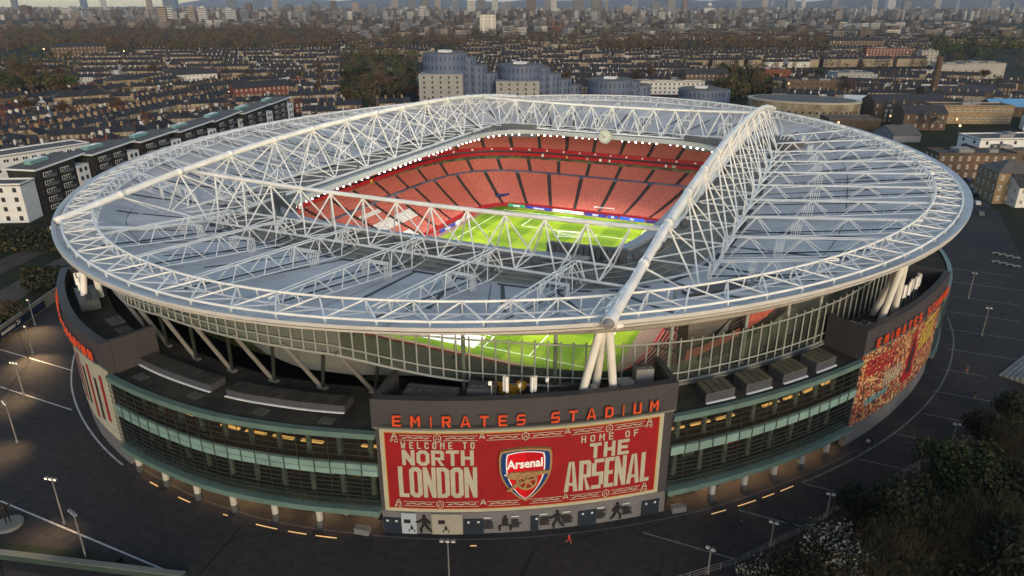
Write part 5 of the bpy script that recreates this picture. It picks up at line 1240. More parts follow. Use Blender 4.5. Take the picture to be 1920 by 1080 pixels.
TW = [(43, 0, 8, 'b', 22), (103, 0, 9, 'g', 20), (120, 13, 16, 'r', 30), (192, 16, 14, 'w', 32), (222, 0, 10, 'l', 18), (256, 0, 8, 'w', 18), (335, 2, 9, 'b', 24), (356, 14, 13, 'b', 41), (368, 14, 7, 'w', 41), (405, 15, 12, 'b', 41), (424, 16, 13, 'w', 41), (372, 0, 22, 'l', 20), (476, 0, 15, 'g', 19), (474, 20, 14, 'w', 37), (497, 22, 14, 'g', 36), (506, 8, 11, 'r', 24), (524, 2, 18, 'l', 20), (552, 4, 10, 'b', 22), (574, 12, 15, 'd', 32), (592, 14, 13, 'b', 30), (606, 14, 12, 'd', 36), (620, 7, 14, 'd', 32), (652, 4, 10, 'r', 22), (690, 8, 12, 'b', 24), (720, 6, 14, 'g', 24), (758, 3, 12, 'b', 22), (787, 0, 14, 'd', 22), (810, 0, 13, 'd', 30), (806, 13, 11, 'w', 32), (832, 0, 10, 'b', 18), (862, 4, 14, 'g', 24), (890, 4, 14, 'w', 28), (907, 0, 15, 'd', 26), (931, 0, 11, 'w', 26), (950, 6, 18, 'g', 26), (993, 0, 16, 'r', 28), (1022, 0, 14, 'g', 24), (1032, 2, 10, 'w', 26), (1074, 0, 18, 'd', 26), (1105, 0, 18, 'd', 36), (1122, 4, 8, 'g', 24), (1160, 13, 18, 'b', 30), (1172, 0, 10, 'l', 22), (1208, 6, 16, 'd', 24), (1234, 0, 13, 'g', 28), (1258, 2, 10, 'r', 22), (1350, 0, 8, 'g', 16), (1395, 0, 11, 'b', 15), (1408, 0, 6, 'l', 18), (1440, 0, 15, 'g', 22), (1462, 0, 7, 'w', 18), (1515, 0, 12, 'd', 16), (1584, 0, 9, 'b', 15), (1612, 1, 14, 'w', 14), (1640, 4, 14, 'd', 18), (1692, 0, 11, 'b', 16), (1727, 0, 6, 'l', 14), (1790, 2, 14, 'g', 18), (1828, 7, 13, 'd', 20), (1862, 0, 9, 'b', 14), (1900, 3, 12, 'w', 18)]
for px_, ty_, wp, c, by_ in TW:
    D = 72.1*1328/(by_-6.2)*1.02 if by_ > 13 else 12000; D = min(D, 9500)
    q = c0+vF*D+vR*((px_-960)/1328*D*1.01); dp = depth((q.x, q.y, 0)); dpp = depth((q.x, q.y, 40))
    top = CAM.z+(_F-_U*((ty_-2-540)/1328)).z*dpp; w = wp/1328*dpp
    side = 'far left' if px_ < 320 else 'left' if px_ < 700 else 'central' if px_ < 1150 else 'right' if px_ < 1500 else 'far right'
    near_ = [t for t in TW if t is not None and (t[3] == c)]; idx = sorted(t[0] for t in near_).index(px_)+1
    T = thing('tower', '%s tower on %s skyline, number %d of its colour from left' % (tw_n[c], side, idx), 'tower', (q.x, q.y, -.3), -YAW, 'skyline towers')
    R5 = random.Random(px_); hgt = top+.3
    MB().box((0, 0, hgt/2), (w, w*.8, hgt)).build('wall', tw_m[c], T)
    mb = MB(); nb = max(4, int(hgt/7))
    for f in range(nb): mb.box((0, -w*.4-.15, hgt*(f+.5)/nb), (w*.92, .5, hgt/nb*.45))
    mb.build('window_bands', fcm[5] if c != 'd' else fcm[1], T, kind='stuff')
    if R5.random() < .6: MB().box((w*R5.uniform(-.2, .2), 0, hgt+2), (w*.5, w*.4, 5)).build('crown', tw_m[c], T)
# cathedral dome and church spire
q = c0+vF*5600+vR*(341/1328*5650); T = thing('cathedral', 'pale domed cathedral on the far right skyline', 'cathedral', (q.x, q.y, -.3)); MB().box((0, 0, 20), (70, 40, 40)).build('nave', tw_m['w'], T); MB().tube((0, 0, 40), (0, 0, 60), 20, 16).build('drum', tw_m['g'], T); dm = MB()
for k in range(5): dm.tube((0, 0, 60+18*math.sin(k*.3)), (0, 0, 60+18*math.sin((k+1)*.3)), 19*math.cos(k*.3), 14, 19*math.cos((k+1)*.3))
dm.build('dome', tw_m['w'], T); MB().tube((0, 0, 78), (0, 0, 96), 4, 8, 1).build('lantern', tw_m['w'], T)
x, y = P8(1037, 62); T = thing('church', 'brown brick church tower with pinnacles among central trees', 'church', (x, y, -.3), -YAW); MB().box((0, 0, 15), (11, 11, 30)).build('tower', tw_m['r'], T); MB().box((14, 8, 8), (26, 16, 16)).build('nave', tw_m['r'], T)
for sx in (-1, 1):
    for sy in (-1, 1): MB().tube((sx*5, sy*5, 30), (sx*5, sy*5, 40), 1.3, 6, .1).build('pinnacle', tw_m['r'], T)
hl = MB(); rows = []
for k in range(96):
    x = -15400+300*k; h = 150+34*math.sin(k*.37)+22*math.sin(k*.83+1)+14*math.sin(k*1.9); y = 13500+900*math.sin(k*.21)
    rows.append([(x, y, -.3), (x, y+500, h*.55), (x, y+1200, h), (x, y+2600, h*.8), (x, y+4000, -.3)])
hl.grid(rows).build('hills', mat('wooded_hills', (.05, .05, .04), .95, .3, .002), None, smooth=True, kind='structure')
# streets on the right
road = mat('asphalt', (.045, .045, .048), .85, .2, .4)
strip([P8(1835, 470), P8(1830, 400), P8(1815, 330), P8(1760, 275)], 11, -.3, -.28).build('road', road, kind='structure')
strip([P8(600, 165), P8(560, 185), P8(590, 215)], 8, -.3, -.285).build('road', road, kind='structure')
# ================================================================== trees
bark = mat('bark', (.050, .038, .028), .95, .25, 1.); leaf_g = mat('leaf_green', (.050, .070, .014), .8, .35, .6, rnd=.3, second=(.030, .046, .012), sscale=.5); leaf_d = mat('leaf_dark', (.011, .016, .007), .85, .35, .6, rnd=.3); twig = mat('bare_twigs', (.105, .064, .042), .95, .3, .4, rnd=.3, second=(.055, .042, .024), sscale=.3); twig2 = mat('budding_twigs', (.070, .060, .026), .95, .3, .4, rnd=.3); blossom = mat('blossom', (.26, .25, .22), .8, .25, .8)  # dark leaf and blossom colours lowered to include shade on the lower right bank
def crown_mesh(seed, n, rx, rz, zc, m, size, bare=False, clumps=14, m2=None, f2=0.):
    r = random.Random(seed); mb = MB(); C_ = []
    for k in range(clumps):
        a = r.uniform(0, 6.28); e = r.uniform(-.5, 1.); q = r.uniform(.35, .85); ce = math.sqrt(max(0, 1-e*e))
        C_.append((math.cos(a)*ce*q*rx, math.sin(a)*ce*q*rx, zc+e*q*rz, r.uniform(.28, .48)*rx))
    for k in range(n):
        cx_, cyy, cz, cr = r.choice(C_); v = Vector((r.gauss(0, 1), r.gauss(0, 1), r.gauss(0, 1))).normalized()*cr*r.random()**.4
        p = Vector((cx_, cyy, cz))+v*Vector((1, 1, .8)).length*.6
        p = Vector((cx_+v.x, cyy+v.y, cz+v.z*.8))
        s = size*r.uniform(.6, 1.4)
        if bare:
            d = (p-Vector((0, 0, zc-rz*1.2))).normalized()+Vector((r.uniform(-.5, .5), r.uniform(-.5, .5), r.uniform(-.2, .5))); d.normalize(); w = d.orthogonal().normalized()*s*.10
            w = Matrix.Rotation(r.uniform(0, 3.1), 3, d)@w
            P = [p-d*s-w, p-d*s+w, p+d*s+w*.4, p+d*s-w*.4]
        else:
            d = Vector((r.gauss(0, 1), r.gauss(0, 1), r.gauss(0, 1))).normalized(); a = d.orthogonal().normalized()*s; b = d.cross(a)*.7; P = [p-a, p-b*.8, p+a, p+b]
        mb.cur = 1 if r.random() < f2 else 0; mb.add(P, [(0, 1, 2, 3)])
    return mb.mesh('crown', [m, m2 or m])
def trunk_mesh(seed, h, r0, rx):
    r = random.Random(seed); mb = MB(); mb.sweep([(0, 0, 0), (.1, 0, h*.25), (0, .1, h*.5), (.1, 0, h*.8)], [r0, r0*.75, r0*.55, r0*.2], 7)
    for k in range(6):
        a = k*1.05+r.uniform(-.3, .3); z = h*r.uniform(.3, .55); q = rx*r.uniform(.55, .85)
        mb.sweep([(0, 0, z), (math.cos(a)*q*.45, math.sin(a)*q*.45, z+h*.16), (math.cos(a)*q, math.sin(a)*q, z+h*.32)], [r0*.45, r0*.28, r0*.08], 5)
    return mb.mesh('trunk', bark)
TREE = {}
for s in range(4):
    TREE['bare', s] = (trunk_mesh(s, 14, .32, 5), crown_mesh(s+10, 620, 5.6, 5.2, 9.2, twig, .95, True, 16))
    TREE['bud', s] = (trunk_mesh(s+5, 12, .28, 4.4), crown_mesh(s+20, 420, 4.6, 4.4, 7.8, twig2, .55, False, 15, twig, .5))
    TREE['green', s] = (trunk_mesh(s+9, 11, .28, 4), crown_mesh(s+30, 420, 4.6, 4.2, 7.2, leaf_g, .55, False, 13, leaf_d, .35))
    TREE['ever', s] = (trunk_mesh(s+15, 11, .28, 3), crown_mesh(s+40, 420, 3.8, 4.6, 6.8, leaf_d, .55, False, 12))
TREE['white', 0] = (trunk_mesh(70, 8, .22, 3), crown_mesh(71, 420, 3.6, 3., 5.4, blossom, .32, False, 12, twig2, .55))
NT = 0
def tree(x, y, kind, sc, lab, group=None, z=-.3):
    R_ = random.Random(int(x*31+y*17)); s = R_.randrange(4) if kind != 'white' else 0
    T = thing('tree', lab, 'tree', (x, y, z), R_.uniform(0, 6.28), group); T.scale = (sc, sc, sc*R_.uniform(.85, 1.15))
    ob('trunk', TREE[kind, s][0], T); ob('crown', TREE[kind, s][1], T); return T
# near trees, lower right corner (larger, finer crowns)
leaf_n = mat('leaf_bank_shaded', (.026, .038, .010), .85, .4, .6, rnd=.2); twig_n = mat('bank_twigs_shaded', (.030, .025, .015), .95, .4, .5)  # bank leaves and twigs darkened, with shade put into their colour
NEAR = {'g': crown_mesh(101, 5200, 6.2, 4.6, 6.6, leaf_n, .24, False, 26, leaf_d, .45), 'd': crown_mesh(102, 5200, 6.2, 4.4, 6.2, leaf_d, .24, False, 26, twig_n, .2), 'b': crown_mesh(103, 5200, 6.2, 4.8, 6.4, twig_n, .30, True, 28, leaf_d, .35), 'w': crown_mesh(104, 4600, 4.6, 3.2, 4.6, leaf_d, .20, False, 24, blossom, .42)}
ntr = trunk_mesh(105, 10, .3, 4.5)
kn = {'g': 'fresh green', 'd': 'dark leafy', 'b': 'bare brown budding', 'w': 'white blossoming'}
near_list = [(1440, 1062, 'w', .8, 'at the bottom edge left of the others'), (1575, 1015, 'w', 1.0, 'nearest the plaza fence, full crown'), (1500, 1075, 'd', .8, 'at the bottom edge between blossoms'), (1660, 1060, 'b', 1.0, 'at the bottom of the frame'), (1690, 960, 'd', 1.1, 'behind the full white blossom tree'), (1800, 905, 'g', 1.15, 'broad crown in the right tree group'), (1760, 1010, 'b', 1.05, 'below the broad green crown'), (1860, 1020, 'b', 1.15, 'lower right corner'), (1890, 930, 'd', 1.1, 'right frame edge below the stairs'), (1900, 845, 'b', .9, 'right frame edge beside the fence'), (1860, 800, 'd', .8, 'nearest the stone stairs'), (1620, 930, 'd', .7, 'small, touching the fence'), (1905, 760, 'd', .8, 'upper end of the right tree group'), (1910, 1075, 'd', 1.2, 'extreme bottom right')]
for px_, py_, kd, sc, w in near_list:
    q = at(px_, py_, 5); T = thing('tree', '%s tree, %s' % (kn[kd], w), 'tree', (q.x, q.y, -1.0), random.Random(px_).uniform(0, 6), 'trees on the lower right bank'); T.scale = (sc, sc, sc)
    ob('trunk', ntr, T); ob('crown', NEAR[kd], T)
sh = MB(); R6 = random.Random(9)
for k in range(9000):
    u = R6.random(); x = lerp(66, 112, u)+R6.uniform(2, 34); y = lerp(-100, -34, u)-R6.uniform(0, 22)+R6.uniform(-3, 3); p = Vector((x, y, R6.uniform(-.4, 1.6))); d = Vector((R6.gauss(0, 1), R6.gauss(0, 1), R6.gauss(0, 1))).normalized(); a = d.orthogonal().normalized()*R6.uniform(.15, .5); b = d.cross(a); sh.cur = R6.choice((0, 0, 1)); sh.add([p-a, p-b, p+a, p+b], [(0, 1, 2, 3)])
sh.build('undergrowth', [leaf_d, twig_n], None, kind='stuff', label='dark undergrowth covering the bank below the plaza fence', cat='shrubs')
# scrub by the railway
sh = MB()
for k in range(7000):
    px_, py_ = R6.choice(((R6.uniform(-30, 130), R6.uniform(425, 470)), (R6.uniform(40, 125), R6.uniform(500, 540)), (R6.uniform(-30, 60), R6.uniform(590, 640)))); q = at(px_, py_, R6.uniform(0, 1.5))
    if q.x > -104 and q.y > -95: continue
    d = Vector((R6.gauss(0, 1), R6.gauss(0, 1), R6.gauss(0, 1))).normalized(); a = d.orthogonal().normalized()*R6.uniform(.2, .55); b = d.cross(a); sh.cur = R6.choice((0, 0, 1)); sh.add([q-a, q-b, q+a, q+b], [(0, 1, 2, 3)])
sh.build('scrub', [leaf_d, twig2], None, kind='stuff', label='dark scrub along the railway left of the stadium', cat='shrubs')
q = at(25, 592, 2); tree(q.x, q.y, 'bud', .62, 'pale green young tree beside the railway wall lamps')
# individual trees across the streets
cand = []; R7 = random.Random(31)
def try_tree(px_, py_, kind, sc):
    q = at(px_, py_)
    if free(q.x, q.y, 1): cand.append((depth(q), q.x, q.y, kind, sc))
for px_, py_, kind, sc in ((640, 175, 'green', 1.), (655, 190, 'green', .8), (690, 150, 'ever', 1.3), (705, 175, 'bud', 1.1), (730, 150, 'white', 1.5), (745, 178, 'bud', 1.2), (725, 195, 'ever', 1.), (770, 150, 'bare', 1.), (760, 120, 'bare', 1.2), (35, 150, 'ever', 1.2), (20, 165, 'green', 1.1), (55, 160, 'bare', 1.1), (130, 120, 'bud', 1.2), (165, 115, 'bud', 1.), (75, 110, 'green', 1.3), (110, 92, 'green', 1.6), (145, 88, 'green', 1.7), (165, 195, 'bud', .9), (40, 215, 'green', .8), (235, 190, 'bare', .9), (245, 240, 'green', .8), (290, 150, 'bare', 1.2), (300, 140, 'bud', 1.1), (1385, 160, 'green', 1.4), (1400, 170, 'ever', 1.3), (1420, 180, 'bare', 1.2), (1360, 185, 'bare', 1.2), (1740, 248, 'white', 1.6), (1800, 288, 'green', 1.), (1845, 292, 'green', .9), (1060, 160, 'bud', 1.1), (900, 115, 'bare', 1.1)): try_tree(px_, py_, kind, sc)
for k in range(260):
    py_ = R7.choice((R7.uniform(100, 240), R7.uniform(88, 160))); px_ = R7.uniform(0, 1915)
    if py_ > 190 and px_ > 330: continue
    try_tree(px_, py_, R7.choice(('bare', 'bare', 'bud', 'green', 'ever', 'bare')), R7.uniform(.6, 1.1))
for k in range(260):
    px_, py_ = R7.choice(((R7.uniform(645, 782), R7.uniform(105, 205)), (R7.uniform(1345, 1445), R7.uniform(140, 185)), (R7.uniform(0, 130), R7.uniform(125, 170)))); try_tree(px_, py_, R7.choice(('bare', 'bud', 'bud', 'green', 'green', 'ever')), R7.uniform(.7, 1.2))
for k in range(700):
    px_, py_ = R7.uniform(0, 1915), R7.uniform(62, 118)
    if in_wood(px_, py_): try_tree(px_, py_, R7.choice(('bare', 'bare', 'bare', 'bare', 'bud')) if not px_ > 1740 else R7.choice(('green', 'ever', 'bud')), R7.uniform(.8, 1.25))
cand.sort()
kn2 = {'bare': 'bare brown', 'bud': 'olive budding', 'green': 'leafy green', 'ever': 'dark evergreen', 'white': 'white blossoming'}
TC = {}
for i, (dp, x, y, kind, sc) in enumerate(cand[:285]):
    px_, py_ = pix((x, y, 0))
    sec_ = 'left streets' if px_ < 640 else 'streets left of the blue towers' if px_ < 900 else 'streets behind the far rim' if px_ < 1400 else 'right hand streets'
    dist = 'nearer' if dp < 600 else 'middle' if dp < 900 else 'far'
    key = (kind, dist, sec_); TC.setdefault(key, []).append((px_, tree(x, y, kind, sc, '', 'trees in '+sec_)))
for (kind, dist, sec_), L_ in TC.items():
    for i, (px_, T) in enumerate(sorted(L_, key=lambda q: q[0])): T['label'] = '%s tree in %s %s%s' % (kn2[kind], dist, sec_, ', number %d from left' % (i+1) if len(L_) > 1 else '')
# woodland belts and city greenery too far to count
wd = MB(); R8 = random.Random(55)
def puff(x, y, r, h, ci, n):
    for k in range(n):
        v = Vector((R8.gauss(0, 1), R8.gauss(0, 1), R8.gauss(0, 1))).normalized()*R8.random()**.3; p = Vector((x+v.x*r, y+v.y*r, h*.58+v.z*h*.42)); d = Vector((R8.gauss(0, 1), R8.gauss(0, 1), R8.gauss(0, .6))).normalized(); s = r*R8.uniform(.12, .30); a = d.orthogonal().normalized()*s; b = d.cross(a)*.7; wd.cur = ci; wd.add([p-a, p-b, p+a, p+b], [(0, 1, 2, 3)])
for dp, x, y, kind, sc in cand[285:]: puff(x, y, 6*sc, 14*sc, {'bare': 0, 'bud': 1, 'green': 2, 'ever': 3, 'white': 1}[kind], 26)
for k in range(2600):
    px_ = R8.uniform(-10, 1930); py_ = R8.uniform(54, 100)
    if not in_wood(px_, py_): continue
    q = at(px_, py_); puff(q.x, q.y, R8.uniform(6, 9), R8.uniform(14, 20), R8.choice((0, 0, 0, 0, 1)) if px_ < 1740 else R8.choice((1, 2, 3, 3)), 20)
for k in range(620):
    px_, py_ = R8.choice(((R8.uniform(-10, 640), R8.uniform(95, 250)), (R8.uniform(880, 1920), R8.uniform(95, 180)), (R8.uniform(200, 700), R8.uniform(95, 175)))); q = at(px_, py_)
    if free(q.x, q.y, 5) and depth(q) > 330: puff(q.x, q.y, R8.uniform(2.6, 4.6), R8.uniform(7, 13), R8.choice((0, 0, 0, 1, 1, 3)), 34)
for k in range(330):
    px_, py_ = R8.choice(((R8.uniform(642, 786), R8.uniform(100, 205)), (R8.uniform(1340, 1450), R8.uniform(140, 190)), (R8.uniform(-5, 140), R8.uniform(118, 175)))); q = at(px_, py_)
    if free(q.x, q.y, 3): puff(q.x, q.y, R8.uniform(3.5, 6), R8.uniform(9, 16), R8.choice((0, 0, 1, 1, 1, 2, 3)), 60)
for k in range(3000):
    px_ = R8.uniform(-10, 1930); py_ = 17+85*R8.random()**1.3; q = at(px_, py_)
    if free(q.x, q.y, 4): puff(q.x, q.y, R8.uniform(5, 9)*(1+max(0, 40-py_)*.05), R8.uniform(10, 17), R8.choice((0, 0, 0, 1, 1, 3, 2)), 12)
wd.build('distant_woodland', [twig, twig2, leaf_g, leaf_d], None, kind='stuff', label='brown bare woodland belts across the distant city', cat='woodland')
# ================================================================== street furniture
galv = mat('galvanised', (.22, .22, .22), .5, .1, metal=.4)
head_on = mat('lamp_lens_on', (.9, .8, .6), .3, emit=(1, .80, .50), es=.8); head_off = mat('lamp_lens_off', (.45, .45, .45), .3)
def lamp(x, y, h, lab, heads=3, lit=False, energy=0, col=(1, .72, .4), grp='plaza lamp posts'):
    T = thing('lamp_post', lab, 'lamp post', (x, y, 0), random.Random(int(x*9)).uniform(-.4, .4), grp)
    MB().tube((0, 0, 0), (0, 0, h), .13, 8, .08).build('pole', galv, T); MB().tube((0, 0, 0), (0, 0, .5), .22, 8).build('base', galv, T)
    MB().box((0, 0, h), (1.5, .08, .08)).build('crossbar', galv, T)
    for k in range(heads): q = (k-(heads-1)/2)*.75; H_ = MB().box((q, -.1, h+.22), (.5, .34, .3)).build('lamp_head', galv, T); MB().box((q, -.29, h+.2), (.42, .03, .24)).build('lens', head_on if lit else head_off, H_)
    if energy:
        L = bpy.data.lights.new('lamp_beam', 'SPOT'); L.energy = energy; L.spot_size = rad(120); L.spot_blend = .9; L.color = col; L.shadow_soft_size = .3
        lo = bpy.data.objects.new('lamp_beam', L); COL.objects.link(lo); lo.location = (x, y, h-.3)
for x, y, h, w in ((-50, -118.7, 8, 'upper left plaza'), (-22.5, -129.4, 8, 'on the painted line beside the statue'), (-12.7, -133.1, 8, 'standing by the low green wall'), (-65.4, -107.5, 7, 'far left plaza edge'), (36.7, -118, 9, 'bottom centre of the frame')): lamp(x, y, h, 'tall grey floodlight post, '+w, 3, x < -20)
for k, (x, y) in enumerate(((66.8, -100.1), (74, -91.2), (81.1, -81.2), (94.7, -62), (100.5, -51.8))): lamp(x, y, 4.2, 'short twin-headed lamp post along right fence, number %d from the bottom' % (k+1), 2, grp='fence lamp posts')
for k, (x, y) in enumerate(((112.2, 26.6), (112, 1.7))): lamp(x, y, 7, 'slim lamp post on the right plaza, %s the stairs' % ('beyond', 'level with')[k], 2)
for k, (px_, py_) in enumerate(((62, 645), (66, 592))):
    q = at(px_, py_+18); lamp(q.x, q.y, 6.5, 'lit lamp post behind the left boundary wall, %s of two' % ('nearer', 'farther')[k], 1, True, 0, grp='wall lamps')
for x, y, e in ((at(62, 663).x, at(62, 663).y, 2600), (-65.4, -107.5, 1300), (-50, -118.7, 1000), (-22.5, -129.4, 800), (at(66, 610).x, at(66, 610).y, 1800)):   # beams of the lit left lamps
    L = bpy.data.lights.new('lamp_beam', 'SPOT'); L.energy = e*2.6; L.spot_size = rad(95); L.spot_blend = 1.; L.color = (1, .66, .34); L.shadow_soft_size = .4
    lo = bpy.data.objects.new('lamp_beam', L); COL.objects.link(lo); lo.location = (x+.9, y-.7, 6.2 if x < -70 else 6.9); lo.rotation_euler = Vector((-12 if x < -70 else 0, 9, 20)).to_track_quat('Z', 'Y').to_euler()
# small lit street lamps in the town
lampm = mat('street_lamp_glow', (1, .6, .2), .5, emit=(1, .55, .18), es=30)
for k, (px_, py_) in enumerate(((82, 92), (194, 88), (199, 86), (232, 96), (262, 92), (236, 100), (800, 106), (1892, 335), (1845, 310), (1613, 172), (1800, 236), (870, 140), (560, 180), (430, 172))):
    q = at(px_, py_, 7); T = thing('street_lamp', 'small glowing orange street lamp, number %d of the town lamps from the left' % (1+sorted(range(14), key=lambda i: (82, 194, 199, 232, 262, 236, 800, 1892, 1845, 1613, 1800, 870, 560, 430)[i]).index(k)), 'street lamp', (q.x, q.y, -.3), 0, 'lit town street lamps'); MB().tube((0, 0, 0), (0, 0, 7.2), .1, 6).build('pole', galv, T); MB().tube((0, 0, 7.1), (0, 0, 7.7), .32, 8).build('lamp_head', lampm, T)
# left boundary wall with a printed banner
wp = [at(-40, 668), at(0, 640), at(110, 560)]
d = Vector((wp[2].x-wp[1].x, wp[2].y-wp[1].y)); Lw = d.length; aw = math.atan2(d.y, d.x)
T = thing('boundary_wall', 'pale panelled boundary wall with navy banner beside the left plaza', 'wall', (wp[1].x, wp[1].y, 0), aw)
for k in range(-6, 9): MB().box((k*3.05+1.5, 0, 1.6), (2.98, .3, 3.2)).build('panel', conc, T)
MB().box((7, -.2, 1.3), (24, .06, 2.0)).build('banner', mat('navy_print', (.01, .02, .06), .7), T)
v, f, me = font_mesh('mooicior 26', 1.5, .02); bpy.data.meshes.remove(me)
MB().add([(q.x+4.5, -.25, 1.0+q.y) for q in v], f).build('banner_lettering', cwhite, T)
# right fence along the bank
fp = [(63, -104), (70, -97), (77.5, -87), (84, -77), (95, -61), (103, -50), (110, -38)]
T = thing('fence', 'low steel fence along the bank edge at lower right', 'fence')
for (xa, ya), (xb, yb) in zip(fp, fp[1:]):
    n = max(2, int(math.hypot(xb-xa, yb-ya)/2.4))
    for k in range(n): tube_ob('post', (lerp(xa, xb, k/n), lerp(ya, yb, k/n), 0), (lerp(xa, xb, k/n), lerp(ya, yb, k/n), 1.3), .05, galv, T, 6)
    for z in (.4, .8, 1.25): tube_ob('rail', (xa, ya, z), (xb, yb, z), .035, galv, T, 6)
# low green wall, bottom left
T = thing('planter_wall', 'low dark green wall with stone coping at bottom left', 'wall')
strip([(-40, -143), (-24.3, -137.8), (2.9, -130.2)], .7, 0, 1.0).build('wall', mat('green_wall', (.03, .05, .045), .8, .2), T); strip([(-40, -143), (-24.3, -137.8), (2.9, -130.2)], .9, 1.0, 1.12).build('coping', mat('coping_stone', (.14, .15, .13), .8, .2), T)
strip([(-38, -141), (-24, -136.2), (-8, -131.8)], 1.8, 0, .5).build('bed', leaf_d, T)
# stone stairs, right
T = thing('plaza_stairs', 'broad stone stairs stepping down at the right edge', 'stairs', (121, -3, 0), rad(63))
for k in range(9): MB().box((0, -k*.95, .1+k*.1), (36, .78, .3+k*.2)).build('stair_step', conc, T)
# benches and barriers below the glass
for k, (t, w) in enumerate(((-79, 'left of the front banner wall'), (-52.4, 'right of the front banner wall'))):
    p = fac(t, 1.01, 0); T = thing('barrier_stack', 'stack of grey crowd barriers '+w, 'barriers', p, rad(t+90))
    for j in range(4): MB().box((0, j*.3, .6), (2.3, .06, 1.0)).build('barrier', galv, T)
# benches on the far right plaza
for k in range(8):
    px_, py_ = 1866+(k % 4)*13, 476+(k//4)*16+(k % 4)*3; q = at(px_, py_); T = thing('bench', 'stone bench on the right plaza, %s row, number %d from left' % (('back', 'front')[k//4], k % 4+1), 'bench', (q.x, q.y, 0), rad(20), 'plaza benches'); MB().box((0, 0, .45), (2.2, .6, .12)).build('seat', conc, T)
    for s in (-1, 1): MB().box((s*.8, 0, .2), (.2, .5, .4)).build('leg', conc, T)
# cars on the right street
def car(x, y, rz, col, lab):
    T = thing('parked_car', lab, 'car', (x, y, -.28), rz, 'cars on the right street'); m = mat('car_'+lab.split()[0], col, .3, .02, spec=.6)
    b = MB(); P = [(-2.1, .35), (2.1, .35), (2.15, .75), (1.3, .9), (.7, 1.42), (-1.2, 1.45), (-1.9, .95), (-2.15, .8)]; n = len(P)
    b.add([(x_, -.85, z) for x_, z in P]+[(x_, .85, z) for x_, z in P], [tuple(range(n))[::-1], tuple(range(n, 2*n))]+[(i, (i+1) % n, n+(i+1) % n, n+i) for i in range(n)]); b.build('body', m, T)
    for s in (-1, 1): MB().box((-.2, s*.83, 1.15), (1.7, .08, .35)).build('side_window', pane_d, T)
    MB().box((1.05, 0, 1.12), (.1, 1.5, .4), M=Matrix.Rotation(-.6, 3, 'Y')).build('windscreen', pane_d, T)
    for sx in (-1.35, 1.35):
        for s in (-1, 1): MB().tube((sx, s*.72, .32), (sx, s*.9, .32), .33, 10).build('wheel', dark, T)
    for s in (-1, 1): MB().box((2.13, s*.6, .68), (.06, .3, .14)).build('headlight', cwhite, T)
for k, (px_, py_, c, cn) in enumerate(((1822, 352, (.3, .3, .3), 'silver'), (1827, 366, (.02, .02, .025), 'black'), (1832, 382, (.5, .5, .5), 'white'), (1815, 338, (.05, .06, .12), 'blue'), (1838, 402, (.12, .12, .12), 'grey'))): q = at(px_, py_); car(q.x, q.y, rad(95), c, '%s car on the street beyond the right rim' % cn)
